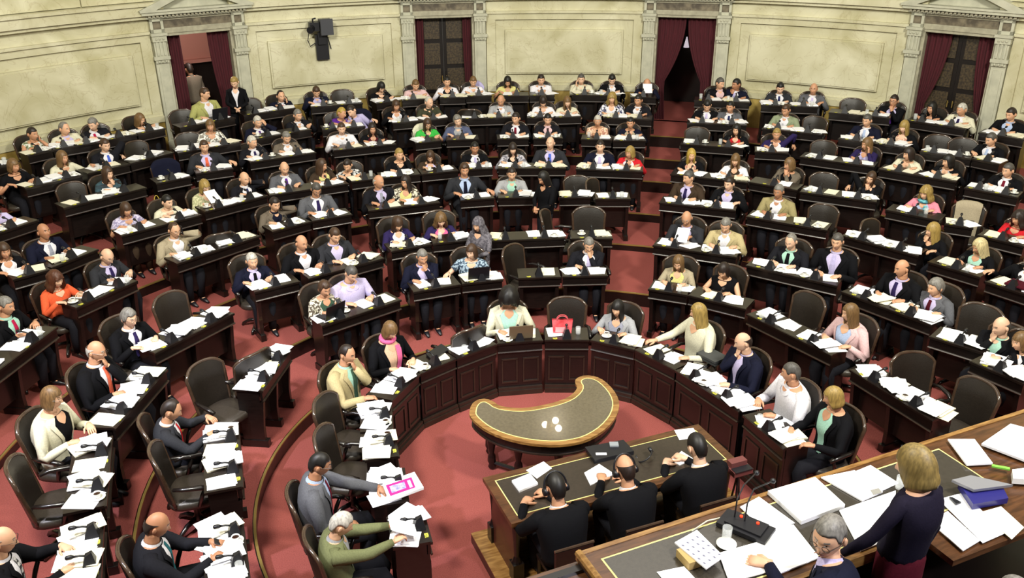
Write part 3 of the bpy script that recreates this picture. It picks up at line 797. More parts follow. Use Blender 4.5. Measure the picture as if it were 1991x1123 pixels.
class Pose: pass
PEOPLE = []
def person(fr, head, sex='m', hair='short', hc='dark', top='suit', tc='char', inner='white', tie=None, L='D', R='D', hy=0.0, hp=12.0, ht=0.0, ty=None,
           lean=0.0, skin=None, glasses=False, bottom='char', pelvis=None, stand=False, label='', sleeve=1.0, shoes=False, desk_z=.858, hs=None, scale=None, wide=1.0, group='seated legislators', desk_y=.31):
    """local frame: x along the desk (viewer right), y away from the desk front, z up from the row floor; the person faces -y"""
    Hd = np.array(head, float)
    fem = sex == 'f'
    if stand:
        P = np.array([Hd[0] - lean, Hd[1] + .04 if pelvis is None else pelvis[1], Hd[2] * .575])
        s = scale or Hd[2] / 1.60
    else:
        P = np.array([Hd[0] - lean, max(.60, Hd[1] + .06), .53]) if pelvis is None else np.array(pelvis, float)
        dist = np.linalg.norm(Hd - P)
        s = scale or 1.10 * min(1.10, max(.92, dist / .66))
    hs = hs or (1.08 if not fem else 1.04)
    tyaw = math.radians((hy * .30 if ty is None else ty))
    Nk = Hd + np.array([0, .045 + .10 * math.sin(math.radians(max(0, hp - 8))), -.140]) * s
    if np.linalg.norm(Nk - P) < .34: Nk = P + _unit(Nk - P) * .34
    Q = (P + Nk) / 2 + np.array([0, .055, .0]) * s
    cy, sy = math.cos(tyaw), math.sin(tyaw)
    fw = .90 if fem else 1.0
    def sect(t):
        t = np.atleast_1d(np.asarray(t, float))
        C = bez(P, Q, Nk, t)
        dT = 2 * (1 - t)[:, None] * (Q - P) + 2 * t[:, None] * (Nk - Q)
        dT /= np.linalg.norm(dT, axis=1)[:, None]
        q = np.clip(t * 1.6, 0, 1)[:, None]
        X = np.array([1, 0, 0]) * (1 - q) + np.array([cy, sy, 0]) * q
        X = X - (X * dT).sum(1)[:, None] * dT; X /= np.linalg.norm(X, axis=1)[:, None]
        Y = np.cross(dT, X)
        rx = np.interp(t, TT, TRX) * s * fw * wide; ry = np.interp(t, TT, TRY) * s * (wide * .5 + .5)
        if fem: ry = ry + .020 * s * np.exp(-((t - .58) / .14) ** 2)
        return C, X, Y, rx, ry, dT
    def tring(t, off, n=18, pw=.85):
        C, X, Y, rx, ry, _ = sect(t)
        a = np.arange(n) * 2 * math.pi / n
        c, q = np.cos(a), np.sin(a)
        c = np.sign(c) * abs(c) ** pw; q = np.sign(q) * abs(q) ** pw
        return C[:, None] + ((rx + off)[:, None, None] * c[None, :, None] * X[:, None]) + ((ry + off)[:, None, None] * q[None, :, None] * Y[:, None])
    def surf(t, ang, off):
        C, X, Y, rx, ry, _ = sect(t)
        c, q = np.sin(ang), -np.cos(ang)
        c = np.sign(c) * abs(c) ** .85; q = np.sign(q) * abs(q) ** .85
        return C + ((rx + off) * c)[:, None] * X + ((ry + off) * q)[:, None] * Y
    body = MB()
    body.rings(tring(np.linspace(0, 1, 9), -.012), True, 0)
    # neck and head
    Mh = Matrix.Translation(Vector(Hd)) @ Matrix.Rotation(math.radians(hy), 4, 'Z') @ Matrix.Rotation(math.radians(ht), 4, 'Y') @ Matrix.Rotation(math.radians(hp), 4, 'X') @ Matrix.Scale(hs, 4)
    nb = Nk - np.array([0, 0, .02]); nt = xf(Mh, [(0, .018, -.055)])[0]
    body.tube([nb, nb + (nt - nb) * .35, nb + (nt - nb) * .7, nt], np.array([.066, .054, .050, .050]) * s * (.88 if fem else 1.0), 12, 0, up=(0, 1, 0))
    noear = hair in ('bob', 'fringe', 'long', 'longfringe', 'curly', 'afro', 'hood')
    if noear: body.add(xf(Mh, HV[:HEAR[0]]), HF[:HEAR[1]], HM[:HEAR[1]])
    else: body.add(xf(Mh, HV), HF, HM)
    # arms
    Cs, Xs, Ys, rxs, rys, _ = sect([.86])
    top_m = MB()
    skin_m = SKIN[skin or random.choice('aabbd')]
    tables = desk_z
    arms = {}
    for sd, code in ((-1, L), (1, R)):
        S = Cs[0] + Xs[0] * sd * (rxs[0] - .030 * s) - np.array([0, 0, .01])
        fwd = -Ys[0]; up = np.array([0, 0, 1.0])
        hn = up; hf = None; pole = np.array([sd * .55, .35, -.75]); curl = .5
        jit = random.uniform(-.03, .03)
        if code == 'D':   T = np.array([Hd[0] + sd * (.19 + jit), desk_y + jit, tables + .032]); hf = np.array([-sd * .8, -.7, -.12])
        elif code == 'W': T = np.array([Hd[0] + sd * .07, desk_y - .02, tables + .04]); hf = np.array([-sd * .5, -1, -.1]); curl = .9
        elif code == 'L': T = np.array([P[0] + sd * .12, P[1] - .27, P[2] + .16]); hf = np.array([-sd * .5, -1, -.3])
        elif code == 'C': T = xf(Mh, [(sd * .025, -.105, -.165)])[0]; hf = np.array([-sd * .15, .25, 1]); hn = np.array([sd * .5, -1, 0]); pole = np.array([sd * .5, -.3, -.9]); curl = .95
        elif code == 'K': T = xf(Mh, [(sd * .105, -.055, -.13)])[0]; hf = np.array([-sd * .05, .15, 1]); hn = np.array([sd * 1, -.3, 0]); pole = np.array([sd * .6, -.2, -.8]); curl = .35
        elif code == 'E': T = xf(Mh, [(sd * .115, -.02, -.09)])[0]; hf = np.array([-sd * .1, .2, 1]); hn = np.array([sd * 1, -.2, 0]); pole = np.array([sd * .9, -.1, -.6]); curl = .6
        elif code == 'F': T = xf(Mh, [(sd * .12, -.085, -.03)])[0]; hf = np.array([-sd * .5, .1, .9]); hn = np.array([sd * .7, -.7, 0]); pole = np.array([sd * .8, -.2, -.7]); curl = .4
        elif code == 'P': T = np.array([Hd[0] + sd * .12, desk_y + .05, tables + .09]); hf = np.array([-sd * .3, -.9, .25]); curl = .8
        elif code == 'X': T = np.array([Hd[0] + sd * .42, desk_y + .05, tables + .04]); hf = np.array([sd * .6, -.8, -.1])
        elif code == 'B': T = np.array([Hd[0] + sd * .36, P[1] + .12, P[2] + .32]); hf = np.array([sd * .5, -.4, -.7]); pole = np.array([sd * 1, .6, .1])
        elif code == 'N': T = np.array([P[0] + sd * .05, P[1] - .20, P[2] + .10]); hf = np.array([-sd * .8, -.5, -.3]); pole = np.array([sd * .8, .3, -.3])
        elif code == 'H': T = np.array([P[0] + sd * .20, P[1] + .05, P[2] + .08]); hf = np.array([-sd * .8, -.3, -.5]); pole = np.array([sd * 1, .4, 0])
        elif code == 'S': T = np.array([P[0] + sd * .24, P[1] - .02, P[2] - .10]); hf = np.array([0, -.2, -1]); hn = np.array([sd, 0, 0]); pole = np.array([sd * .4, .8, 0])
        else: T = np.array(code[:3], float); hf = np.array(code[3:6], float)
        l1, l2 = .285 * s, .255 * s
        dv = T - S; dd = np.linalg.norm(dv)
        if dd > (l1 + l2) * .985:
            l1, l2 = l1 * dd / ((l1 + l2) * .985), l2 * dd / ((l1 + l2) * .985)
        if dd < .09: T = S + _unit(dv) * .09; dd = .09; dv = T - S
        e1 = dv / dd
        a = (l1 * l1 - l2 * l2 + dd * dd) / (2 * dd); h = math.sqrt(max(1e-6, l1 * l1 - a * a))
        pv = pole - (pole @ e1) * e1; pv = _unit(pv)
        E = S + e1 * a + pv * h
        if hf is None: hf = T - E
        f = _unit(hf)
        arms[sd] = (S, E, T, f, hn)
        sh = Cs[0] + Xs[0] * sd * (rxs[0] * .55)
        path = np.array([sh, S, S + (E - S) * .5, E + (S - E) * .12, E + (T - E) * .12, E + (T - E) * .55, T])
        rad = np.array([.062, .062, .053, .046, .046, .038, .029]) * s * (.88 if fem else 1)
        body.tube(path, rad * .86, 8, 0, True, up=(0.3, .2, 1))
        hand(body, T, f, hn, sd * (1 if True else -1), s * hs * .93, curl)
        if sleeve >= .99: sp, sr = path.copy(), rad * 1.17
        else:
            kk = 3 if sleeve > .3 else 2
            sp = path[:kk].copy(); sr = rad[:kk] * 1.2
            if sleeve <= .3: sp[1] = S + (E - S) * .08
            sp = np.vstack([sp[:1], (sp[:1] + sp[1:2]) / 2, sp[1:]]); sr = np.concatenate([sr[:1], sr[:1], sr[1:]])
        if sleeve >= .99: sp[-1] = T - (T - E) * .06
        top_m.tube(sp, sr, 10, 0, True, up=(0.3, .2, 1))
    # legs
    legm = MB(); shm = []
    if stand:
        for sd in (-1, 1):
            hip = P + np.array([sd * .085, 0, -.02]); kn = np.array([P[0] + sd * .09, P[1] - .02, P[2] * .52]); an = np.array([P[0] + sd * .09, P[1] + .01, .07])
            body.tube([hip, (hip + kn) / 2, kn, (kn + an) / 2, an], np.array([.085, .075, .055, .05, .035]) * s * .85, 8, 0, up=(0, 1, 0))
            body.tube([an, an + np.array([0, -.06, -.035]), an + np.array([0, -.16, -.05])], [.035, .035, .02], 8, 0)
            legm.tube([hip, (hip + kn) / 2, kn, (kn + an) / 2, an], np.array([.095, .085, .066, .062, .058]) * s, 10, 0, up=(0, 1, 0))
            sm = MB(); sm.tube([an + np.array([0, .05, -.03]), an + np.array([0, 0, -.025]), an + np.array([0, -.09, -.038]), an + np.array([0, -.19, -.052])], [.03, .042, .042, .022], 8, 0, flat=.8); shm.append(sm)
        if bottom.startswith('skirt:'):
            legm = MB()
            C = [P + np.array([0, 0, .08]), P + np.array([0, 0, -.08]), P + np.array([0, 0, -.30]), np.array([P[0], P[1], .42])]
            an = np.arange(16) * math.pi / 8
            legm.rings([C[i] + np.c_[r[0] * np.cos(an), r[1] * np.sin(an), 0 * an] * s for i, r in enumerate(((.15, .115), (.185, .15), (.19, .15), (.18, .14)))], True, 0)
    else:
        for sd in (-1, 1):
            hip = P + np.array([sd * .09, 0, -.01]); kn = np.array([P[0] + sd * .11, P[1] - .40 * s, P[2] + .015]); an = np.array([P[0] + sd * .10, P[1] - .36 * s, .085])
            body.tube([hip, (hip + kn) / 2, kn, kn + np.array([0, -.01, -.06]), (kn + an) / 2, an], np.array([.085, .075, .055, .052, .048, .035]) * s * .80, 8, 0, up=(1, 0, 0))
            body.tube([an + np.array([0, .02, -.02]), an + np.array([0, -.06, -.04]), an + np.array([0, -.16, -.06])], [.035, .035, .02], 8, 0)
            legm.tube([hip, (hip + kn) / 2, kn, kn + np.array([0, -.01, -.06]), (kn + an) / 2, an], np.array([.097, .088, .074, .070, .064, .055]) * s, 10, 0, up=(1, 0, 0))
            sm = MB(); sm.tube([an + np.array([0, .05, -.04]), an + np.array([0, 0, -.035]), an + np.array([0, -.09, -.045]), an + np.array([0, -.19, -.062])], [.028, .042, .042, .02], 8, 0, flat=.8); shm.append(sm)
    hairmat = HAIRC[hc]
    root = link('person', body.mesh('person', [skin_m, hairmat, EYE, EYEW, LIP], True), None, M=fr.M)
    tag(root, label, 'person', group)
    # garments
    tmat = cloth(tc)
    if top == 'suit': tmax, off = .982, .014
    else: tmax, off = .955, .010
    top_m.rings(tring(np.concatenate([np.linspace(-.10 if stand else -.02, .9, 9), [tmax]]), off), True, 0)
    def patch(t0, t1, w0, w1, off, ang0=0.0, ang1=None, n=5, rows=8, mb=None, pw=1.0):
        mb = mb or MB()
        ang1 = ang0 if ang1 is None else ang1
        ts = np.linspace(t0, t1, rows); Rr = []
        for i, t in enumerate(ts):
            q = (i / (rows - 1)) ** pw; w = w0 + (w1 - w0) * q; a0 = ang0 + (ang1 - ang0) * q
            an = np.linspace(a0 - w, a0 + w, n)
            Rr.append(surf(np.full(n, t), an, off))
        mb.rings(Rr, False, 0, closed=False)
        return mb
    name = {'suit': 'jacket', 'cardigan': 'cardigan', 'shirt': 'shirt', 'blouse': 'blouse', 'dress': 'dress'}.get(top, 'top')
    if top in ('suit', 'cardigan'):
        wid = .48 if top == 'suit' else .60
        t0 = .18 if top == 'suit' else .06
        w0 = .05 if top == 'suit' else .20
        for sd in (-1, 1):                                # lapels
            patch(t0, .975, .05, .16, off + .013, sd * (w0 + .04), sd * (wid + .12), 3, 10, top_m, 2.2)
        jk = link(name, top_m.mesh(name, [tmat], True), root)
        sm = patch(t0, .992, w0, wid, off + .006, n=7, rows=12, pw=2.2)
        shirt_open = (tie is None and top == 'suit') or top == 'cardigan'
        if not fem:
            cc = Nk - np.array([0, 0, .028]) * s; cu = _unit(nt - nb)
            sm.tube([cc, cc + cu * .02 * s, cc + cu * .045 * s], np.array([.080, .072, .064]) * s, 14, 0, False, up=(0, 1, 0))
        link('shirt', sm.mesh('shirt', [cloth(inner)], True), root)
        if tie:
            tm = MB(); C, X, Y, rx, ry, _ = sect(np.linspace(t0 + .02, .97, 8))
            hw = np.array([.030, .036, .036, .034, .031, .028, .024, .022]) * s
            Rr = []
            for i in range(8):
                b = C[i] - Y[i] * (ry[i] + off + .012)
                Rr.append([b - X[i] * hw[i], b - Y[i] * .006, b + X[i] * hw[i], b + Y[i] * .004])
            tm.rings(Rr, True, 0)
            link('tie', tm.mesh('tie', [cloth(tie)]), root)
        elif shirt_open:
            nm = patch(.80 if fem else .90, .992, .02, .40 if fem else .28, off + .010, n=5, rows=6)
            body2 = nm.mesh('neckline', [skin_m], True); link('neckline', body2, root)
    else:
        if top == 'shirt':
            cc = Nk - np.array([0, 0, .028]) * s; cu = _unit(nt - nb)
            top_m.tube([cc, cc + cu * .02 * s, cc + cu * .045 * s], np.array([.084, .074, .066]) * s, 14, 0, False, up=(0, 1, 0))
            for sd in (-1, 1): patch(.84, .965, .05, .10, off + .010, sd * .10, sd * .42, 3, 4, top_m)
        jk = link(name, top_m.mesh(name, [tmat], True), root)
        nm = patch(.80 if fem else .90, .965, .02, .42 if fem else .24, off + .005, n=5, rows=6)
        link('neckline', nm.mesh('neckline', [skin_m], True), root)
        if tie:
            tm = patch(.35, .96, .10, .12, off + .012, n=4, rows=7); link('tie', tm.mesh('tie', [cloth(tie)], True), root)
    if bottom != 'none':
        bc = bottom.split(':')[-1]
        nm = 'skirt' if bottom.startswith('skirt') and stand else 'trousers'
        link(nm, legm.mesh(nm, [cloth(bc)], True), root)
    if shoes:
        for sm in shm: link('shoe', sm.mesh('shoe', [BLACKP], True), root)
    if hair:
        hm = MB(); Rr = hair_geo(hair)
        k, n, _ = Rr.shape
        hm.rings(xf(Mh, Rr.reshape(-1, 3)).reshape(k, n, 3), hair != 'bald', 0)
        link('hair' if hair != 'hood' else 'head_veil', hm.mesh('hair', [hairmat if hair != 'hood' else cloth('hood')], True), root)
    if glasses:
        gm = MB()
        for sd in (-1, 1):
            a = np.arange(13) * 2 * math.pi / 12
            pts = np.c_[sd * .034 + .021 * np.cos(a), np.full(13, -.106) + .008 * abs(np.cos(a)) * 0, .010 + .015 * np.sin(a)]
            gm.tube(xf(Mh, pts), .0020 * hs, 4, 0, False, up=(0.1, 1, .1))
            gm.tube(xf(Mh, [(sd * .058, -.104, .014), (sd * .078, -.04, .012), (sd * .080, .02, .008)]), .0020 * hs, 4)
        gm.tube(xf(Mh, [(-.01, -.110, .012), (.01, -.110, .012)]), .0020 * hs, 4)
        link('spectacles', gm.mesh('spectacles', [GLASSF]), root)
    info = Pose(); info.root = root; info.arms = arms; info.head = Hd; info.Mh = Mh; info.P = P; info.surf = surf; info.patch = patch; info.tring = tring; info.fr = fr; info.s = s; info.nk = Nk
    PEOPLE.append(info)
    return info
# ------------------------------------------------------------------ who sits where
# (u, v) = head centre in the photograph, row, key = what tells them apart, extra = pose
PPL = []
def P(u, v, k, key, extra='', d=.52, **kw): PPL.append((u, v, k, key, extra, d, kw))
F = dict(sex='f')
# back row
P(63,260,8,'green-white floral sleeveless top','cheek on hand',sex='f',hair='short',hc='dark',top='blouse',tc='floral',sleeve=.2,R='K',hy=15,skin='b')
P(125,250,8,'cream suit and lilac shirt','turned to the aisle',hair='receding',hc='grey',tc='cream',inner='lilac',hy=35)
P(181,241,8,'dark suit and crimson tie','bending sideways',hair='short',hc='grey',tc='char',tie='crimson',hy=-55,hp=22,lean=-.10)
P(272,232,8,'dark cardigan over violet print blouse','reading papers',sex='f',hair='long',hc='lbrown',top='cardigan',tc='black',inner='navyfl',hy=20,hp=18)
P(398,182,8,'lime green jacket behind open laptop','looking sideways',hair='short',hc='brown',tc='lime',inner='white',hy=35)
P(546,187,8,'navy suit and orange tie','hand at ear',hair='receding',hc='dark',tc='navy',tie='orange',R='K',hp=10)
P(615,178,8,'dark navy jacket over lavender shirt','head bowed',hair='short',hc='brown',tc='navy',inner='lav',hp=35)
P(741,169,8,'plain black top','head bowed over papers',sex='f',hair='bob',hc='black',top='blouse',tc='black',hp=38)
P(808,165,8,'pink-white button shirt','looking down',hair='short',hc='lbrown',top='shirt',tc='rose',hp=30)
P(869,159,8,'white shirt with dark waistcoat','facing ahead',sex='f',hair='short',hc='black',top='cardigan',tc='white',inner='char',hy=10)
P(920,158,8,'white shirt, lavender jacket on chair','looking down',sex='f',hair='short',hc='lbrown',top='shirt',tc='white',hp=28)
P(987,158,8,'pale yellow blouse','head bowed',sex='f',hair='long',hc='black',top='blouse',tc='yellow',sleeve=.5,hp=30)
P(1052,155,8,'plain white open shirt','hands joined on desk',hair='short',hc='dark',top='shirt',tc='white',R='W',L='W',hp=14)
P(1130,154,8,'cream shirt','cheek on hand',hair='short',hc='dgrey',top='shirt',tc='cream',L='K',hp=10)
P(1190,154,8,'black suit without tie','looking down',hair='short',hc='black',tc='black',inner='white',hp=35)
P(1258,163,8,'dark navy suit','holding a sheet',hair='bald',hc='grey',tc='navy',inner='lilac',R='P',hp=28)
P(1400,162,8,'black suit over pink shirt','turned to a neighbour',hair='short',hc='dgrey',tc='black',inner='rose',hy=45,hp=15,lean=.05)
P(1432,164,8,'navy suit and lavender tie','speaking to a neighbour',hair='short',hc='black',tc='navy',tie='lav',L='C',hy=-50,skin='c')
P(1517,171,8,'grey suit and blue tie','looking down',hair='short',hc='black',tc='dgrey',tie='dblue',hp=25)
P(1582,173,8,'grey suit and lilac tie','looking aside',hair='bald',hc='dark',tc='grey',tie='lilac',hy=-15,hp=5)
P(1738,196,8,'black suit, legs aside','chin on hand',hair='short',hc='dark',tc='black',inner='lilac',tie='purple',R='C',glasses=True,hy=-20,hp=5)
P(1812,210,8,'dark jacket in door shade','sitting quietly',sex='f',hair='long',hc='black',top='cardigan',tc='black',inner='black',hy=-15)
P(1870,213,8,'cream suit and violet tie','watching the hall',hair='short',hc='white',tc='cream',tie='indigo',hy=-25)
P(1966,222,8,'black suit over light blue shirt','looking down',hair='short',hc='dark',tc='black',inner='lblue',hy=-20,hp=18)
# seventh row
P(26,322,7,'black V-neck top','arm on desk end',sex='f',hair='bob',hc='lbrown',top='blouse',tc='black',sleeve=.5,hy=15)
P(121,306,7,'cream blouse','reaching over the desk',sex='f',hair='long',hc='lbrown',top='blouse',tc='cream',R='X',hy=15)
P(204,282,7,'dark suit and bright blue tie','arm on chair back',hair='short',hc='brown',tc='char',tie='blue',R='B',hp=15)
P(409,244,7,'white blouse with grey print','looking aside',sex='f',hair='bob',hc='lbrown',top='blouse',tc='whitest',hy=-20)
P(501,237,7,'navy suit and violet tie','hand on forehead',hair='short',hc='white',tc='navy',tie='purple',R='F',hp=15)
P(579,224,7,'dark suit, white shirt','facing ahead',hair='short',hc='grey',tc='char',inner='white',hy=5)
P(664,220,7,'purple top','leaning to a neighbour',sex='f',hair='short',hc='gold',top='blouse',tc='purple',hy=50,lean=.12,ht=10)
P(684,216,7,'lavender striped shirt','bending to a neighbour',hair='short',hc='dark',top='shirt',tc='lav',hy=-50,hp=25,lean=-.20,ht=-15,R='X')
P(770,205,7,'black jacket and white blouse','looking down',sex='f',hair='bob',hc='brown',top='cardigan',tc='black',inner='white',hp=18)
P(834,199,7,'dark olive shirt','looking aside',hair='receding',hc='white',top='shirt',tc='olive',hy=25)
P(974,195,7,'pale grey suit, white shirt','head bowed',hair='bald',hc='grey',tc='lgrey',inner='white',hy=-15,hp=25)
P(1056,197,7,'white blouse','reading papers',sex='f',hair='fringe',hc='dark',top='blouse',tc='white',hp=32)
P(1103,198,7,'cream short-sleeved top','looking ahead',sex='f',hair='longfringe',hc='lbrown',top='blouse',tc='cream',sleeve=.5,hp=8)
P(1190,191,7,'navy and white print jacket','facing ahead',sex='f',hair='curly',hc='blond',top='cardigan',tc='navyfl',inner='white',hp=8)
P(1241,195,7,'black suit, open white shirt','looking aside',hair='short',hc='black',tc='char',inner='white',hy=-15)
P(1375,205,7,'dark suit and lilac tie','head bowed',hair='short',hc='black',tc='black',tie='lilac',hp=35)
P(1420,208,7,'light grey suit and blue tie','looking aside',hair='short',hc='black',tc='grey',tie='dblue',hy=-20)
P(1528,214,7,'sage green jacket','looking down',hair='short',hc='brown',tc='sage',inner='white',hy=-15,hp=20)
P(1686,234,7,'navy suit and light blue tie','holding a paper',hair='short',hc='dgrey',tc='navy',tie='lblue',hy=-15,hp=15)
P(1758,246,7,'dark jacket over white-orange top','reading',sex='f',hair='longfringe',hc='blond',top='cardigan',tc='black',inner='peachfl',hy=-15,hp=15)
P(1927,271,7,'dark suit and pale blue tie','looking down aside',hair='short',hc='dgrey',tc='black',tie='lblue',hy=-20,hp=18)
# sixth row
P(-14,405,6,'lavender shirt by the side wall','arms folded on desk',hair='short',hc='grey',top='shirt',tc='lilac')
P(209,337,6,'dark striped top','hand over mouth',sex='f',hair='long',hc='brown',top='blouse',tc='stripe',R='C',hy=10)
P(397,285,6,'dark grey suit, red striped tie','speaking',hair='short',hc='brown',tc='dgrey',inner='lilac',tie='coral',R='X',hp=10)
P(490,276,6,'black suit and violet tie','turned to the aisle',hair='short',hc='white',tc='char',tie='indigo',hy=30)
P(557,267,6,'stone grey suit','reading',hair='short',hc='grey',tc='gbrown',inner='white',hp=25)
P(664,250,6,'white long-sleeved shirt','leaning on desk',hair='short',hc='brown',top='shirt',tc='white',hy=-5)
P(724,250,6,'dark maroon top','sitting upright',sex='f',hair='long',hc='dark',top='cardigan',tc='black',inner='maroon',hy=-5)
P(831,241,6,'bright green top','reading',sex='f',hair='long',hc='brown',top='blouse',tc='green',sleeve=.5,hp=25,glasses=True)
P(890,235,6,'slate blue jacket','head tilted',hair='wavy',hc='grey',tc='slate',inner='lgrey',ht=-12,hp=12)
P(1003,230,6,'dark suit and wine tie','looking aside',hair='short',hc='dark',tc='char',tie='wine',hy=-25)
P(1065,232,6,'charcoal suit and maroon tie','looking down',hair='short',hc='black',tc='char',inner='rose',tie='maroon',hp=15)
P(1162,235,6,'peach floral jacket','hands joined',sex='f',hair='short',hc='white',top='cardigan',tc='peachfl',inner='peach',L='W',R='W')
P(1226,239,6,'navy jacket','looking aside',sex='f',hair='short',hc='black',top='cardigan',tc='navy',inner='beige',hy=-15)
P(1432,252,6,'black jacket over red top','reading',sex='f',hair='long',hc='black',top='cardigan',tc='black',inner='red',hy=-10)
P(1510,261,6,'violet jacket over white top','arm hanging out',sex='f',hair='short',hc='blond',top='cardigan',tc='indigo',inner='white',R='B',hy=-5)
P(1686,280,6,'navy jacket over lavender top','arm raised on desk',sex='f',hair='long',hc='lbrown',top='cardigan',tc='indigo',inner='lav',R='K',hy=-40)
P(1767,299,6,'beige coat','looking to the aisle',sex='f',hair='bob',hc='dark',top='cardigan',tc='cream',inner='beige',hy=-35)
P(1844,313,6,'black jacket, pale blouse','turned aside',sex='f',hair='bob',hc='black',top='cardigan',tc='black',inner='lgrey',hy=-40)
P(1960,331,6,'black suit and maroon tie','turned aside',hair='short',hc='dgrey',tc='black',tie='wine',hy=-25)
# fifth row
P(8,487,5,'black top with white collar','touching papers',sex='f',hair='bob',hc='brown',top='cardigan',tc='black',inner='white',R='D')
P(85,450,5,'navy suit and silver tie','head held high',hair='bald',hc='dark',tc='navy',tie='silver',hp=-5,skin='c')
P(245,407,5,'lavender printed T-shirt','arms on desk end',sex='f',hair='fringe',hc='brown',top='blouse',tc='tee',sleeve=.5,bottom='brown')
P(325,392,5,'cream short-sleeved blouse','turning a page',sex='f',hair='short',hc='black',top='blouse',tc='cream',sleeve=.5,hy=15,hp=15)
P(398,362,5,'pale green print blouse','holding a sheet',sex='f',hair='fringe',hc='blond',top='blouse',tc='creamgr',R='P',glasses=True)
P(475,347,5,'dark suit and blue tie','fist raised',hair='bald',hc='grey',tc='char',tie='dblue',R='E',hy=5)
P(553,327,5,'grey suit and purple tie','looking down',hair='bald',hc='grey',tc='grey',tie='purple',hp=15)
P(625,321,5,'olive brown jacket','turned to a neighbour',sex='f',hair='long',hc='brown',top='cardigan',tc='brown',inner='yellow',hy=40)
P(676,321,5,'black and white print jacket','bending over desk',sex='f',hair='short',hc='dark',top='cardigan',tc='bw',inner='black',hy=-35,hp=25,lean=-.08)
P(776,300,5,'dark sweater','cheek on hand',sex='f',hair='short',hc='blond',top='blouse',tc='black',R='K',hy=10)
P(837,304,5,'dark brown jacket','bowed sideways',sex='f',hair='long',hc='brown',top='cardigan',tc='brown',inner='lilac',hy=-20,hp=30)
P(923,288,5,'black suit and violet tie','looking down',hair='short',hc='black',tc='black',tie='lav',hp=10,skin='c')
P(997,289,5,'grey flowered jacket','facing ahead',sex='f',hair='longfringe',hc='dark',top='cardigan',tc='greyfl',inner='black',hy=5)
P(1070,278,5,'grey suit, bright blue tie','head turned aside',hair='bald',hc='grey',tc='dgrey',inner='lilac',tie='blue',hy=-15,hp=0)
P(1167,285,5,'navy suit, pale lilac tie','listening',hair='short',hc='dark',tc='navy',tie='lilac',hp=5)
P(1225,296,5,'red jacket','looking aside',sex='f',hair='bob',hc='blond',top='cardigan',tc='red',inner='white',hy=-35)
P(1344,301,5,'cream flowered blouse','looking aside',sex='f',hair='long',hc='gold',top='cardigan',tc='black',inner='peachfl',hy=20)
P(1430,311,5,'white cardigan','reading papers',sex='f',hair='longfringe',hc='lbrown',top='cardigan',tc='white',inner='brown',hp=10)
P(1535,319,5,'grey-brown sweater','chin on hand',sex='f',hair='bob',hc='lbrown',top='cardigan',tc='gbrown',inner='black',R='C',hy=-35)
P(1693,346,5,'black jacket','leaning back sideways',d=.62,sex='f',hair='long',hc='brown',top='cardigan',tc='black',inner='char',L='B',R='C',ht=12,hy=-5)
P(1800,375,5,'pink jacket with turquoise scarf','looking aside',sex='f',hair='curly',hc='blond',top='cardigan',tc='pink',inner='lblue',hy=-15)
P(1981,424,5,'red sweater','hand at cheek',sex='f',hair='curly',hc='dark',top='blouse',tc='red',L='K',hy=-25)
# fourth row
P(11,594,4,'dark suit and magenta tie','listening',hair='short',hc='grey',tc='black',inner='mint',tie='crimson')
P(108,543,4,'bright orange sweater','hands on desk end',sex='f',hair='curly',hc='auburn',top='blouse',tc='orange')
P(208,498,4,'grey suit','reading with lowered head',hair='bald',hc='dgrey',tc='dgrey',inner='lilac',tie='indigo',hp=28,glasses=True)
P(339,447,4,'beige-grey suit','hand at ear',hair='receding',hc='brown',tc='beige',inner='white',R='E',glasses=True,hp=15)
P(534,397,4,'grey-green jacket','phone at ear',hair='short',hc='dark',tc='gbrown',inner='navy',R='E',hp=15)
P(615,368,4,'grey suit, violet tie, spectacles','head bowed',hair='short',hc='dgrey',tc='grey',tie='indigo',hp=30,glasses=True)
P(736,353,4,'dark suit and grey tie','turned to a neighbour',hair='bald',hc='white',tc='char',inner='lilac',tie='silver',hy=40,L='D')
P(789,353,4,'beige print jacket','turned to a neighbour',sex='f',hair='long',hc='dark',top='cardigan',tc='brownfl',inner='yellow',hy=-40)
P(903,330,4,'grey suit and dark tie','leaning on one arm',hair='wavy',hc='brown',tc='dgrey',inner='lblue',tie='navy',R='X')
P(995,338,4,'light grey jacket, mint shirt','arms on desk',hair='short',hc='dark',tc='lgrey',inner='mint')
P(1339,345,4,'dark brown suit, blue tie','turned to the aisle',hair='short',hc='dgrey',tc='brown',inner='lilac',tie='indigo',hy=-45)
P(1418,357,4,'black suit over lilac shirt','looking aside',hair='short',hc='dark',tc='black',inner='lilac',hy=-25)
P(1514,372,4,'khaki suit, white shirt','listening',hair='short',hc='grey',tc='khaki',inner='white',hy=-10,skin='c')
P(1814,447,4,'black top, elbow on desk','chin on fist',sex='f',hair='longfringe',hc='blond',top='blouse',tc='black',L='C',hy=-35,hp=10)
P(1905,478,4,'black jacket over mint blouse','reading',sex='f',hair='long',hc='pblond',top='cardigan',tc='black',inner='mint',hy=-30,hp=25)
P(2004,505,4,'black sleeve near maroon folder','touching papers',hair='short',hc='dark',tc='black',inner='white',L='X')
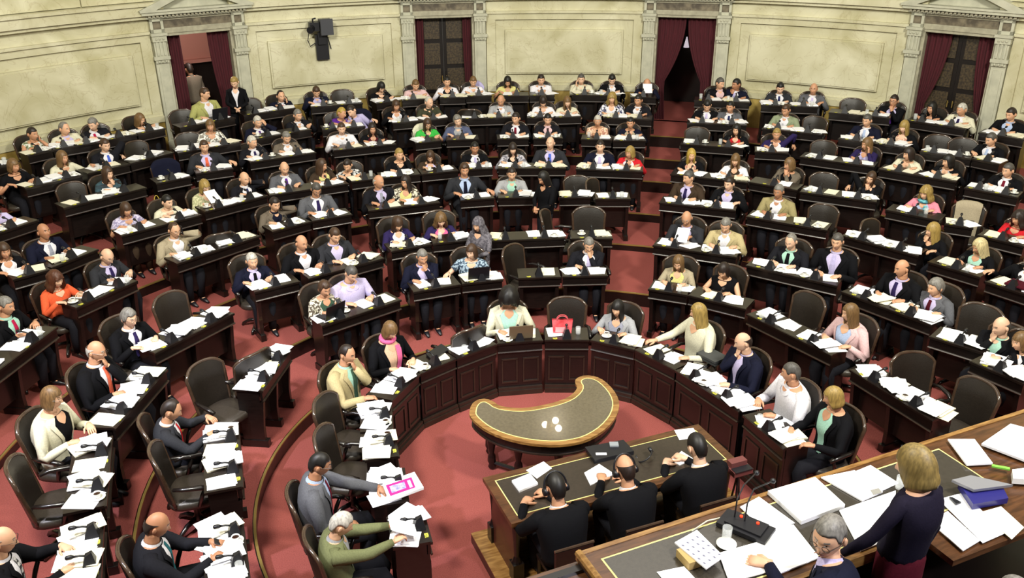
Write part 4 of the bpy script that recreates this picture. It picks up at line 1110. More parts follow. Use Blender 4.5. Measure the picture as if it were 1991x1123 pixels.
# third row
P(4,1050,3,'black suit and striped tie','touching papers',hair='bald',hc='grey',tc='black',inner='white',tie='bw',glasses=True,R='D')
P(101,772,3,'white jacket over black top','looking at papers',sex='f',hair='bob',hc='lbrown',top='cardigan',tc='cream',inner='black',glasses=True,hp=10)
P(187,682,3,'dark suit, orange tie','chin on hand',hair='bald',hc='white',tc='black',tie='coral',R='C',glasses=True)
P(251,618,3,'black suit, violet tie, spectacles','hand on papers',hair='wavy',hc='grey',tc='black',tie='indigo',glasses=True,hp=12)
P(490,507,3,'navy suit and dark tie','listening',hair='short',hc='white',tc='navy',inner='lilac',tie='black',hp=8)
P(586,472,3,'black suit, open white shirt','turned aside',hair='bald',hc='dark',tc='black',inner='white',hy=15)
P(651,457,3,'charcoal suit over lilac shirt','reading',hair='short',hc='brown',tc='dgrey',inner='lilac',hp=25)
P(773,434,3,'shiny violet jacket, white top','reading',sex='f',hair='longfringe',hc='brown',top='cardigan',tc='indigo',inner='white',hp=28)
P(857,427,3,'purple cardigan over pink top','leafing through papers',sex='f',hair='curly',hc='lbrown',top='cardigan',tc='indigo',inner='hotpink',hp=20)
P(1335,424,3,'grey suit','reading a raised sheet',hair='bald',hc='white',tc='dgrey',inner='lilac',R='P',hp=22,glasses=True)
P(1411,437,3,'khaki suit','head bowed over papers',hair='short',hc='grey',tc='tan',inner='white',hp=28)
P(1538,469,3,'black suit, dark dotted tie','looking down',hair='receding',hc='grey',tc='char',inner='mint',tie='black',hy=-10,hp=22)
P(1628,469,3,'black suit and lavender tie','hands on open papers',hair='short',hc='dgrey',tc='black',inner='lilac',tie='lav')
P(1754,521,3,'black suit, dark tie, lilac shirt','looking to the aisle',hair='bald',hc='dark',tc='black',inner='lilac',tie='indigo',hy=-25)
P(1819,558,3,'grey suit and wine tie','looking to the centre',hair='wavy',hc='grey',tc='grey',inner='lilac',tie='maroon',hy=-20)
P(1947,634,3,'dark suit, mint shirt','fist against mouth',hair='bald',hc='dgrey',tc='black',inner='mint',L='C',hy=-25,hp=15)
P(1984,663,3,'dark jacket with long papers','reading',sex='f',hair='bob',hc='lbrown',top='cardigan',tc='char',inner='white',hy=-15)
# second row
P(305,1020,2,'dark suit and teal tie','holding a phone',hair='bald',hc='dark',tc='char',tie='teal',R='W',skin='c',hp=20)
P(333,797,2,'dark grey suit and red tie','looking down',hair='receding',hc='dark',tc='dgrey',tie='red',hp=25,skin='b')
P(631,561,2,'cream and brown print jacket','looking at a phone',sex='f',hair='wavy',hc='brown',top='cardigan',tc='brownfl',inner='dgreen',R='P',hp=18)
P(683,531,2,'lilac-white shirt','head bowed over papers',hair='short',hc='dgrey',top='shirt',tc='lilac',hp=32)
P(821,499,2,'navy suit, open pale shirt','hand at mouth',hair='short',hc='grey',tc='navy',inner='lilac',R='C',hp=18)
P(917,489,2,'blue flowered blouse','reaching past a laptop',sex='f',hair='bob',hc='brown',top='blouse',tc='bluefl',sleeve=.5,L='X',hy=-35)
P(1145,475,2,'charcoal suit and lilac tie','hand at mouth',hair='short',hc='grey',tc='char',tie='lilac',R='C',hp=25)
P(1319,510,2,'beige-green jacket','reading',sex='f',hair='long',hc='lbrown',top='cardigan',tc='beige',inner='yellow',hp=25)
P(1407,525,2,'black sleeveless top','head bowed',sex='f',hair='bob',hc='dark',top='blouse',tc='black',sleeve=.2,hp=30)
P(1653,607,2,'pale pink jacket','looking to the centre',sex='f',hair='long',hc='lbrown',top='cardigan',tc='rose',inner='lblue',hy=-25)
# front row
P(664,1018,1,'olive green jacket','reading a held sheet',hair='short',hc='white',tc='oliveg',inner='lgrey',L='P',R='P',hp=28)
P(622,902,1,'blue-grey suit and wine tie','pointing at the desk',hair='short',hc='black',tc='grey',inner='lblue',tie='wine',hp=18,glasses=True,L='L',skin='c')
P(675,688,1,'beige suit and green tie','fist against mouth',hair='receding',hc='dark',tc='tan',inner='mint',tie='dgreen',R='C',hp=12)
P(759,641,1,'dark jacket with pink scarf','reading',sex='f',hair='fringe',hc='lbrown',top='cardigan',tc='black',inner='peach',hp=28)
P(990,579,1,'beige jacket over mint top','looking down',sex='f',hair='afro',hc='black',top='cardigan',tc='cream',inner='mint',hp=25,hy=-10)
P(1201,599,1,'light grey shirt','looking ahead',sex='f',hair='longfringe',hc='black',top='cardigan',tc='lgrey',inner='silver',hp=6)
P(1358,606,1,'cream yellow sweater','reaching for a cup',sex='f',hair='long',hc='blond',top='blouse',tc='cream',L='X',hy=-45)
P(1445,664,1,'dark navy suit','hand on chin',hair='bald',hc='dark',tc='navy',inner='lilac',L='C',hy=-30,hp=18)
P(1538,724,1,'white open shirt','arms on papers',hair='short',hc='dgrey',top='shirt',tc='white',hy=-40,hp=10,wide=1.1)
P(1620,771,1,'black jacket with white piping','reading',sex='f',hair='bob',hc='blond',top='cardigan',tc='black',inner='mint',hy=-25,hp=15)

def find_desk(u, v, k, d):
    best = None
    for q in ALLD[k]:
        h = q.fr.seat(u, v, d, 1.17, .42, .72)
        pen = max(0, abs(h[0]) - q.L / 2) + .02 * abs(h[0]) + max(0, abs(h[2] - 1.15) - .3) + 3 * max(0, .3 - h[1], h[1] - .95)
        if best is None or pen < best[0]: best = (pen, q, h)
    return best[1], best[2]
WHO = {}
GRP = ['row-%d legislators' % i for i in range(1, 9)]
for u, v, k, key, extra, d, kw in PPL:
    q, h = find_desk(u, v, k, d)
    if not (.98 < h[2] < 1.36) and q.fr.seat(u, v, d, 1.17, .42, .72)[1] == d:
        for dd in np.arange(.40, .80, .04):
            h2 = q.fr.hit(u, v, dd)
            if .98 < h2[2] < 1.36: h = h2; break
        else:
            h = q.fr.hit(u, v, .40 if h[2] < 1 else .72)
    lab = 'person in %s, %s, %s' % (key, extra, ROWN[k - 1])
    kw = dict(kw)
    kw['shoes'] = True
    if kw.get('hy', 0) and 'ty' not in kw: kw['ty'] = kw['hy'] * .3
    info = person(q.fr, h, label=lab, group='legislators seated in the ' + ROWN[k - 1], **kw)
    info.key, info.k, info.desk = key, k, q
    info.px = (u, v); info.extra = extra
    i = int(np.argmin([abs(h[0] - kw.get('lean', 0) - s) + (0 if q.who[j] is None else 9) for j, s in enumerate(q.seats)]))
    q.who[i] = info
    WHO[key + str(k)] = info
    chair(q.fr, info.P[0], info.P[1] - .055, 'brown leather armchair under person in %s, %s' % (key, ROWN[k - 1]), 'armchairs of the chamber', random.uniform(-6, 6))
CHECK = [(round(float(p.head[2]), 2), p.key, p.k) for p in PEOPLE if not (.98 < p.head[2] < 1.36)]
# ------------------------------------------------------------------ vacant places, papers, cups
ROWSEATS = {}
for k in ALLD:
    L = []
    for q in ALLD[k]:
        for i, x in enumerate(q.seats):
            w = q.fr.w(x, .4, 0); L.append((math.atan2(w[0], w[1]), q, i, x))
    L.sort(key=lambda a: a[0]); ROWSEATS[k] = L
ORD = ['first', 'second', 'third', 'fourth', 'fifth', 'sixth', 'seventh', 'eighth']
def sh(t, n=4): return ' '.join([w for w in t.replace(',', '').split() if w not in ('and', 'with', 'over', 'the', 'of', 'a', 'on', 'in', 'near', 'by')][:n])
def between(k, j):
    L = ROWSEATS[k]; a = b = None; na = nb = 0
    for t in range(j - 1, -1, -1):
        na += 1
        if L[t][1].who[L[t][2]]: a = L[t][1].who[L[t][2]].key; break
    for t in range(j + 1, len(L)):
        nb += 1
        if L[t][1].who[L[t][2]]: b = L[t][1].who[L[t][2]].key; break
    if a and b: return '%s past %s toward %s, %s' % (ORD[na - 1], sh(a), sh(b), ROWN[k - 1])
    if a: return '%s past %s toward the row end, %s' % (ORD[na - 1], sh(a), ROWN[k - 1])
    return '%s past %s toward the row end, %s' % (ORD[nb - 1], sh(b), ROWN[k - 1])
# empty chairs whose turn shows in the photograph: (u, v of the top of the back, row, turn in degrees)
EMPT = [(221,241,8,0),(347,218,8,-10),(484,201,8,0),(664,175,8,0),(1660,193,8,0),(263,288,7,0),(362,274,7,-10),(914,210,7,170),
 (136,363,6,0),(318,314,6,0),(1357,249,6,0),(1604,273,6,0),(1888,392,5,0),(405,452,4,160),(1122,338,4,0),(1172,344,4,60),(1604,398,4,0),(1731,430,4,80),
 (54,912,3,0),(329,576,3,0),(1086,424,3,70),(1145,410,3,0),(324,884,2,0),(382,730,2,-25),(444,702,2,150),(1020,488,2,50),(1575,572,2,0),(1827,702,2,70),(1908,733,2,0),
 (572,870,1,-20),(602,775,1,-25),(872,642,1,180),(1103,578,1,0)]
usedseat = set()
EC = {}
for u, v, k, turn in EMPT:
    best = None
    for j, (az, q, i, x) in enumerate(ROWSEATS[k]):
        if q.who[i] or (k, j) in usedseat: continue
        h = q.fr.seat(u, v, .80, 1.0, .70, .95)
        pen = abs(h[0] - x) + max(0, abs(h[2] - 1.0) - .3) + 3 * max(0, .5 - h[1], h[1] - 1.2)
        if best is None or pen < best[0]: best = (pen, j, q, i, h)
    pen, j, q, i, h = best
    if pen > .9: print('EMPTY CHAIR FAR', u, v, k, round(pen, 2))
    usedseat.add((k, j))
    x = max(-q.L / 2 - .15, min(q.L / 2 + .15, h[0]))
    EC[(u, v)] = (chair(q.fr, x, .545, 'empty armchair ' + between(k, j), 'armchairs of the chamber', turn), q, x)
for k in ROWSEATS:
    for j, (az, q, i, x) in enumerate(ROWSEATS[k]):
        if q.who[i] or (k, j) in usedseat or q is ALLD[3][8]: continue
        px = Vector(q.fr.w(x, .56, 0))
        if min((c.matrix_basis.translation - px).length for c in CHAIRS) < .42: continue
        chair(q.fr, x, .56, 'empty armchair ' + between(k, j), 'armchairs of the chamber', random.uniform(-15, 15))
for k in ALLD:
    for q in ALLD[k]:
        ws = [w.key for w in q.who if w]
        if ws: lab = 'dark mahogany desk of person in %s, %s' % (ws[0], ROWN[k - 1])
        else:
            j = [n for n, t in enumerate(ROWSEATS[k]) if t[1] is q][0]
            lab = 'vacant desk ' + between(k, j)
        tag(q.root, lab, 'desk', 'desks of the chamber')
SPECIAL = {}
cupn = 0
for k in ROWSEATS:
    for j, (az, q, i, x) in enumerate(ROWSEATS[k]):
        w = q.who[i]
        cap = ('person in %s, %s' % (w.key, ROWN[k - 1])) if w else between(k, j)
        lab = ('white papers on the desk before ' + cap) if w else ('papers ' + cap)
        hw = q.L / q.n / 2
        skip = SPECIAL.get((k, j), '')
        r = random.random()
        off = min(.175, hw - .10)
        brk = 1.0 if k > 3 else 1.05
        wing = k <= 3 and abs(math.degrees(az)) > 55
        sides = []
        if wing or r < .72: sides = [-1, 1]
        elif r < .86: sides = [-1]
        else: sides = [1]
        for sd in sides:
            xx = x + sd * off + random.uniform(-.02, .02); yy = .21 + random.uniform(-.03, .03)
            papers(q.fr, xx, yy, LEDGE, lab, 'paper stacks on the desks', sc=(1.08 if wing else .95) * random.uniform(.9, 1.05))
            if wing and sd == 1:
                papers(q.fr, xx + random.uniform(-.04, .04), yy - .06, LEDGE + .03, lab.replace('white papers on the desk before', 'loose sheets atop the papers of').replace('papers ', 'loose sheets ') if not w else lab.replace('white papers on the desk before', 'loose sheets atop the papers of'), 'paper stacks on the desks', i=random.choice((0, 1, 5, 7)), sc=1.06, rot=random.gauss(0, .3))
        sd = 1 if sides == [-1] else (-1 if sides == [1] else random.choice((-1, 1)))
        c = random.random()
        clab = 'before ' + cap if w else cap
        if c < .34: cup(q.fr, x + sd * off * .95, .075 if len(sides) == 2 else .2, LEDGE, ('white coffee cup on saucer ' if w else 'coffee cup ') + clab)
        elif c < .52: glass(q.fr, x + sd * off * .95, .07 if len(sides) == 2 else .18, LEDGE, ('clear water glass ' if w else 'water glass ') + clab)

# ---- coats over chair backs
def drape(key, colour, name, label, x0=-1.05, x1=1.05, vfront=.25, vback=.35):
    c, q, x = key
    mb = MB(); us = np.linspace(x0, x1, 13); R = []
    for t in np.linspace(vfront, 1.02, 7): R.append([tuple(np.array(back_pt(u * .98, t, -.045 - .012 * math.sin(5 * u + 3 * t))) + np.array([0, 0, .02 if t > .95 else 0])) for u in us])
    R.append([tuple(np.array(back_pt(u * .98, 1.0, .02)) + np.array([0, 0, .045])) for u in us])
    for t in np.linspace(.98, vback, 6): R.append([tuple(np.array(back_pt(u, t, .075 + .012 * math.sin(6 * u + t)))) for u in us])
    mb.rings(R, False, 0, closed=False)
    o = link(name, mb.mesh(name, [cloth(colour)], True), None, M=c.matrix_basis.copy())
    tag(o, label, 'coat')
    return o
drape(EC[(318, 314)], 'navy', 'coat', 'dark coat draped over the empty armchair left of red striped tie, sixth row')
drape(EC[(1888, 392)], 'beige', 'coat', 'beige coat hung over an empty armchair beside pink jacket, fifth row', -.85, .75, .05, .3)
def drape_person(key, colour, label, x0=-1.05, x1=1.05):
    for c in CHAIRS:
        if c['label'].startswith('brown leather armchair under person in ' + key): return drape((c, None, 0), colour, 'coat', label, x0, x1, .45, .3)
drape_person('bright green top', 'cream', 'cream jacket hanging on the armchair of the bright green top, sixth row', -1.1, .3)
drape_person('lavender striped shirt', 'navy', 'navy jacket hanging on the armchair of the lavender striped shirt, seventh row')
drape_person('white shirt, lavender jacket on chair', 'lav', 'lavender jacket hanging on the armchair of a white shirt, back row', .0, 1.1)
# ---- scarves and held things
def scarf(info, colour, label=None, tail=1):
    mb = MB(); c0 = info.nk; an = np.linspace(0, 2 * math.pi, 17)
    mb.tube([c0 + np.array([.088 * math.cos(t), .082 * math.sin(t) - .012, .012 + .018 * math.sin(t)]) for t in an], .034, 8)
    info.patch(.20, .93, .15, .15, .034, .20 * tail, .26 * tail, 4, 8, mb)
    link('scarf', mb.mesh('scarf', [cloth(colour)], True), info.root)
scarf(WHO['dark jacket with pink scarf1'], 'hotpink')
scarf(WHO['pink jacket with turquoise scarf5'], 'scarf')
mbp = MB(); mbp.box(-.036, .036, -.006, .006, -.07, .07); ME_PHONE = mbp.mesh('mobile_phone', [BLACKP])
def held(key, k, sd, what):
    inf = WHO[key + str(k)]; S, E_, T, f, n = inf.arms[sd]
    p = T + f * .09
    if what == 'phone_ear':
        o = link('mobile_phone', ME_PHONE, None, M=inf.fr.M @ Matrix.Translation(Vector(xf(inf.Mh, [(sd * .098, -.02, -.02)])[0])) @ Matrix.Rotation(math.pi / 2, 4, 'Z'))
        tag(o, 'black mobile phone held at the ear by person in %s' % key, 'phone')
    elif what == 'phone':
        o = link('mobile_phone', ME_PHONE, None, M=inf.fr.M @ Matrix.Translation(Vector(p)) @ Matrix.Rotation(-.9, 4, 'X'))
        tag(o, 'black mobile phone in the hand of person in %s' % key, 'phone')
    else:
        mb = MB(); R = []
        for t in np.linspace(-1, 1, 6): R.append([(-.105 + .21 * q, .012 * math.sin(t * 2), .15 * t) for q in np.linspace(0, 1, 4)])
        mb.rings(R, False, 0, closed=False); mb.rings([[(a, b + .002, c) for a, b, c in r] for r in R], False, 0, closed=False)
        o = link('held_sheet', mb.mesh('held_sheet', [PAPER], True), None, M=inf.fr.M @ Matrix.Translation(Vector((p[0] - sd * .09, p[1] - .02, p[2] + .03))) @ Matrix.Rotation(-.95, 4, 'X'))
        tag(o, 'white sheet held up by person in %s, %s' % (key, ROWN[k - 1]), 'paper')
held('grey-green jacket', 4, 1, 'phone_ear'); held('beige-grey suit', 4, 1, 'phone_ear')
held('cream and brown print jacket', 2, 1, 'phone'); held('dark suit and teal tie', 2, 1, 'phone')
held('grey suit', 3, 1, 'sheet'); held('pale green print blouse', 5, 1, 'sheet'); held('dark navy suit', 8, 1, 'sheet'); held('olive green jacket', 1, 1, 'sheet')
# ---- laptops
def laptop(fr, x, y, z, turn, label, colour=BLACKP, opened=True):
    r = link('laptop', None, None, M=fr.M @ Matrix.Translation((x, y, z)) @ Matrix.Rotation(math.radians(turn), 4, 'Z'))
    tag(r, label, 'laptop')
    mb = MB(); mb.box(-.17, .17, -.12, .12, 0, .018); b = link('base', mb.mesh('base', [colour]), r)
    mb = MB(); mb.box(-.15, .15, -.05, .10, .018, .020); link('keyboard', mb.mesh('keyboard', [mat('keys', '#2B2B30', .6)]), b)
    mb = MB(); M4 = Matrix.Translation((0, -.12, .018)) @ Matrix.Rotation(math.radians(14), 4, 'X')
    mb.box(-.17, .17, -.012, 0, 0, .225, 0, M4); l = link('lid', mb.mesh('lid', [colour]), r)
    mb = MB(); mb.box(-.155, .155, 0, .002, .015, .21, 0, M4); link('screen', mb.mesh('screen', [mat('screen', '#7890A8', .2, emit=.3)]), l)
    return r
q = WHO['lime green jacket behind open laptop8']; laptop(q.desk.fr, q.head[0] + .06, .22, LEDGE, 0, 'open black laptop before the lime green jacket, back row')
q = WHO['blue flowered blouse2']; laptop(q.desk.fr, q.head[0] + .02, .20, LEDGE, 0, 'open black laptop before the blue flowered blouse, second row')
q = WHO['beige jacket over mint top1']; laptop(q.desk.fr, q.head[0] + .10, .20, LEDGE, 0, 'grey-brown laptop before the beige jacket over mint top, front row', mat('bronze_laptop', '#6A5B45', .4))
q = WHO['cream and brown print jacket2']; laptop(q.desk.fr, q.head[0] - .12, .22, LEDGE + .002, 10, 'small dark laptop before the cream and brown print jacket, second row')
# ------------------------------------------------------------------ things with their own place
def poly_world(pts, z): return [tuple(at(u, v, z)[:2]) for u, v in pts]
def sheet(pts, z, label, t=.004, m=PAPER, name='paper_sheet', cat='paper', group=None):
    mb = MB(); P2 = poly_world(pts, z)
    c = np.mean(P2, axis=0)
    A = sum(P2[i][0] * P2[(i + 1) % len(P2)][1] - P2[(i + 1) % len(P2)][0] * P2[i][1] for i in range(len(P2)))
    if A < 0: P2 = P2[::-1]
    mb.prism([(x - c[0], y - c[1]) for x, y in P2], 0, t)
    return tag(link(name, mb.mesh(name, [m]), None, (c[0], c[1], z)), label, cat, group)
def inset(P2, d):
    P2 = np.array(P2); n = len(P2); out = []
    for i in range(n):
        a, b, c = P2[i - 1], P2[i], P2[(i + 1) % n]
        t = _unit(c - a); out.append(b + d * np.array([-t[1], t[0]]))
    return [tuple(p) for p in out]
# ---- kidney table
ZK = .79
KP = [(912,802),(916,786),(928,776),(946,774),(960,780),(970,788),(992,792),(1020,793),(1051,788),(1081,781),(1105,772),(1119,760),(1123,751),(1118,744),(1119,736),(1131,730),(1147,729),(1167,734),(1185,748),(1199,766),(1205,784),(1201,804),(1189,822),(1169,840),(1141,855),(1111,862),(1081,865),(1041,863),(1005,857),(970,847),(944,835),(924,820),(914,809)]
K2 = poly_world(KP, ZK)[::-1]
kc = np.mean(K2, axis=0); K2 = [(x - kc[0], y - kc[1]) for x, y in K2]
def smooth_poly(P2, it=2):
    P2 = np.array(P2)
    for _ in range(it):
        Q = np.roll(P2, -1, 0); P2 = np.stack([.75 * P2 + .25 * Q, .25 * P2 + .75 * Q], 1).reshape(-1, 2)
    return [tuple(p) for p in P2]
K2 = smooth_poly(K2, 1)
kt = tag(empty('kidney_table', (kc[0], kc[1], 0)), 'kidney-shaped table with brown leather top standing on the red carpet', 'table')
mb = MB(); mb.prism(K2, ZK - .035, ZK); link('table_top', mb.mesh('table_top', [WOOD_L]), kt)
i1 = inset(K2, .075); i2 = inset(K2, .088)
mb = MB(); mb.prism(i1, ZK, ZK + .0015); link('gold_border', mb.mesh('gold_border', [GOLDLINE]), kt)
mb = MB(); mb.prism(i2, ZK + .0005, ZK + .003); link('leather_top', mb.mesh('leather_top', [mat('glossy_leather_top', '#5A5142', .14, noise=.25, nscale=30, coat=1.0, crough=.015)]), kt)
mb = MB(); mb.prism(inset(K2, .04), ZK - .16, ZK - .034); link('apron', mb.mesh('apron', [WOOD]), kt)
mb = MB(); mb.prism(inset(K2, .025), ZK - .175, ZK - .155); link('apron_moulding', mb.mesh('apron_moulding', [WOOD_M]), kt)
mb = MB(); mb.lathe([(.045, .62), (.05, .56), (.03, .53), (.05, .48), (.058, .40), (.03, .24), (.05, .20), (.055, .12), (.035, .08), (.05, .04), (.03, 0)], 12); legm = mb.mesh('leg', [WOOD], True)
kl = [at(u, v, .62) for u, v in ((940, 832), (1000, 850), (1090, 860), (1170, 835), (1180, 770), (935, 800))]
kl = [(p[0] - kc[0], p[1] - kc[1]) for p in kl]
kl = [(x * .88, y * .88) for x, y in kl]
for x, y in kl: link('leg', legm, kt, (x, y, 0))
mb = MB()
for a, b in ((5, 0), (0, 1), (1, 2), (2, 3), (3, 4)): mb.tube([(*kl[a], .10), (*kl[b], .10)], .025, 6)
link('stretcher', mb.mesh('stretcher', [WOOD]), kt)
# ---- stenographers' table
ZS = .92
SA, SB, SCc, SD = [at(u, v, ZS) for u, v in ((939, 928), (1357, 824), (1438, 897), (995, 1020))]
T = _unit(SB - SA)[:2]; mid = (SA + SB + SCc + SD) / 4
LS = (np.linalg.norm(SB - SA) + np.linalg.norm(SCc - SD)) / 2; WS = (np.linalg.norm(SD - SA) + np.linalg.norm(SCc - SB)) / 2
FS = Frame((mid[0], mid[1], 0), T)
st = tag(link('stenographers_table', None, None, M=FS.M), 'long carved wooden table with brown leather top used by three stenographers', 'table')
a, b = LS / 2, WS / 2
mb = MB(); mb.box(-a, a, -b, b, ZS - .05, ZS); mb.box(-a + .02, a - .02, -b + .02, b - .02, ZS - .08, ZS - .05); link('table_top', mb.mesh('table_top', [WOOD_B]), st)
mb = MB(); mb.box(-a + .10, a - .10, -b + .10, b - .10, ZS, ZS + .002); link('gold_border', mb.mesh('gold_border', [GOLDLINE]), st)
mb = MB(); mb.box(-a + .112, a - .112, -b + .112, b - .112, ZS + .001, ZS + .0035); link('leather_top', mb.mesh('leather_top', [LEATHERTOP]), st)
for sx in (-1, 1):
    mb = MB(); mb.box(sx * (a - .08) - .02, sx * (a - .08) + .02, -b + .08, b - .08, .13, ZS - .08); link('side_panel', mb.mesh('side_panel', [mat('red_brown_panel', '#4A2018', .35, noise=.3, nscale=8)]), st)
    for sy in (-1, 1):
        mb = MB(); mb.lathe([(.06, .34), (.05, .36), (.03, .42), (.035, .60), (.05, .78), (.055, .84)], 12); mb.box(-.06, .06, -.06, .06, .13, .34)
        link('leg', mb.mesh('leg', [WOOD], False), st, (sx * (a - .09), sy * (b - .09), 0))
mb = MB(); mb.box(-a + .1, a - .1, b - .14, b - .11, .2, ZS - .08); link('front_panel', mb.mesh('front_panel', [WOOD]), st)
mb = MB(); mb.box(-a - .12, a + .3, -b - 1.05, b + .10, 0, .115)
pf = link('trim_20', mb.mesh('platform', [WOOD]), None, M=FS.M); pf['kind'] = 'structure'
mb = MB(); mb.box(-a - .12, a + .3, -b - 1.05, b + .10, .115, .13); link('platform_boards', mb.mesh('platform_boards', [WOOD_L]), pf)
sheet([(995, 937), (1030, 923), (1046, 942), (1010, 957)], ZS + .004, 'thick white pad left of the stenographer with headphones', .025)
sheet([(1023, 914), (1057, 897), (1073, 910), (1044, 930)], ZS + .004, 'white sheet near the far edge of the stenographers table')
sheet([(1136, 920), (1165, 903), (1194, 922), (1148, 944)], ZS + .004, 'fanned white sheets before the middle stenographer', .012)
sheet([(1311, 836), (1348, 832), (1359, 850), (1321, 855)], ZS + .004, 'white sheet at the far end of the stenographers table')
sheet([(1305, 895), (1325, 878), (1347, 892), (1322, 905)], ZS + .004, 'white pad under the hand of the third stenographer', .012)
rb = poly_world([(1137, 876), (1212, 862), (1232, 884), (1156, 902)], ZS)
mb = MB(); c = np.mean(rb, axis=0); mb.prism([(x - c[0], y - c[1]) for x, y in rb[::-1]], 0, .05)
rec = tag(link('recorder', mb.mesh('recorder', [BLACKP]), None, (c[0], c[1], ZS + .004)), 'black audio recorder box lying on the stenographers table', 'recorder')
mb = MB(); mb.box(-.05, .05, -.04, .04, .05, .07); link('display', mb.mesh('display', [mat('grey_display', '#8A8F94', .3)]), rec, (.06, .08, 0))
mb = MB(); mb.box(-.06, .06, -.02, .02, .05, .055); link('label_strip', mb.mesh('label_strip', [PAPER]), rec, (-.10, -.09, 0))
def headphones(M, label, parent=None):
    mb = MB(); an = np.linspace(-1.9, 1.9, 15)
    mb.tube([(.098 * math.sin(t), 0, .118 * math.cos(t) + .012) for t in an], .009, 6)
    h = link('headphones', mb.mesh('headphones', [BLACKP], True), None, M=M); tag(h, label, 'headphones')
    for s in (-1, 1):
        mb = MB(); mb.tube([(s * .075, 0, -.02), (s * .11, 0, -.02)], [.038, .032], 12); link('ear_cup', mb.mesh('ear_cup', [BLACKP], True), h)
    return h
p = at(1252, 884, ZS + .03)
headphones(Matrix.Translation(Vector(p)) @ Matrix.Rotation(1.4, 4, 'X') @ Matrix.Rotation(.6, 4, 'Z'), 'black headphones lying on the stenographers table')
# the three stenographers, seen from behind
FR = Frame(tuple(FS.O + FS.N * -b + np.array([0, 0, .13])), -FS.T)
for (u, v, hair, lab, hp, gl, L_, R_) in ((1080, 946, 'short', 'person in dark suit with headphones writing, leftmost at stenographers table', 22, True, 'W', 'D'),
        (1215, 911, 'bald', 'person in dark suit with headphones, middle of stenographers table', 24, True, 'D', 'W'),
        (1355, 868, 'short', 'person in dark suit without headphones at stenographers table', 24, False, 'W', 'D')):
    h = FR.onz(u, v, 1.20)
    inf = person(FR, h, hair=hair, hc='black' if hair == 'short' else 'dark', tc='black', inner='white', tie='black', hp=hp, L=L_, R=R_, pelvis=(h[0], h[1] + .22, .53), desk_z=.80, desk_y=-.22, label=lab, group='stenographers', shoes=True, scale=1.22, hs=1.22)
    inf.key = 'steno'
    if gl: headphones(inf.fr.M @ inf.Mh, 'black headphones worn by the %s stenographer' % ('first' if u < 1100 else 'middle'))
    r = tag(link('wooden_chair', None, None, M=FR.M @ Matrix.Translation((inf.P[0], inf.P[1] + .02, 0))), 'low-backed dark wooden chair of the %s stenographer' % {1080: 'first', 1215: 'middle', 1355: 'third'}[u], 'chair', 'stenographer chairs')
    mb = MB(); mb.box(-.21, .21, -.22, .20, .41, .45); link('seat', mb.mesh('seat', [WOOD]), r)
    mb = MB(); mb.box(-.20, .20, .20, .225, .52, .80); link('backrest', mb.mesh('backrest', [WOOD]), r)
    mb = MB(); mb.tube([(-.21, .21, .81), (.21, .21, .81)], .015, 6); link('top_rail', mb.mesh('top_rail', [CHAIRWOOD]), r)
    for sx in (-1, 1):
        for sy, zt in ((-1, .42), (1, .80)):
            mb = MB(); mb.tube([(sx * .19, sy * .20 + (0.01 if sy > 0 else 0), 0), (sx * .19, sy * .20, zt)], .018, 6); link('leg', mb.mesh('leg', [WOOD]), r)
# stenotype machine on a tripod at the table end
p = at(1437, 908, .95)
sm = tag(empty('stenotype_machine', (p[0], p[1], .0), FS.rz), 'small stenotype machine on a tripod beside the stenographers table end', 'machine')
mb = MB(); mb.box(-.12, .12, -.09, .09, .90, .96); mb.box(-.10, .10, .0, .09, .96, 1.02); link('body', mb.mesh('body', [mat('steno_red', '#6A3A38', .4)]), sm)
mb = MB(); mb.box(-.11, .11, -.10, -.01, .955, .97); link('keys', mb.mesh('keys', [BLACKP]), sm)
for j in range(3):
    t = j * 2.094; mb = MB(); mb.tube([(0, 0, .9), (.05 * math.cos(t), .05 * math.sin(t), .5), (.22 * math.cos(t), .22 * math.sin(t), .12)], .012, 6); link('leg', mb.mesh('leg', [BLACKP]), sm)
# ---- presiding dais
ZD = 2.40; ZF = 1.62
DA, DB = at(1122, 1078, ZD), at(1870, 838, ZD)
FD = Frame((DA[0], DA[1], 0), (DB - DA)[:2])
X = lambda u, v: FD.onz(u, v, ZD)
xl = X(1122, 1078)[0]; yn = X(1690, 1071)[1]; c2 = X(1854, 1090); xr = 4.6
dr = tag(link('presiding_dais', None, None, M=FD.M), 'long brown wooden presiding desk with leather inlay raised above the hall', 'desk')
mb = MB(); mb.box(xl, xr, yn, 0, ZD - .05, ZD); mb.box(c2[0], xr, c2[1], yn + .01, ZD - .05, ZD - .001); link('desk_top', mb.mesh('desk_top', [WOOD_B]), dr)
g0, g1 = X(1168, 1086), X(1890, 914)
mb = MB(); mb.box(g0[0], g1[0], yn + .10, g0[1], ZD, ZD + .002); link('gold_border', mb.mesh('gold_border', [GOLDLINE]), dr)
mb = MB(); mb.box(g0[0] + .014, g1[0] - .014, yn + .114, g0[1] - .014, ZD + .001, ZD + .0035); link('leather_inlay', mb.mesh('leather_inlay', [mat('dais_leather', '#3C372F', .25, noise=.2, nscale=30, coat=.6)]), dr)
mb = MB(); mb.tube([(xl + .02, 0.02, ZD - .005), (xl + .02, yn - .02, ZD - .005)], .03, 8); link('end_moulding', mb.mesh('end_moulding', [WOOD_L]), dr)
mb = MB(); mb.box(xl, xr, -.02, .02, ZD - .06, ZD + .006); mb.box(xl, c2[0], yn - .02, yn + .02, ZD - .09, ZD + .002); link('edge_moulding', mb.mesh('edge_moulding', [WOOD_L]), dr)
mb = MB(); mb.box(xl - 1.6, xl + .01, yn - .4, .02, ZD - .14, ZD - .08); link('side_shelf', mb.mesh('side_shelf', [WOOD_B]), dr)
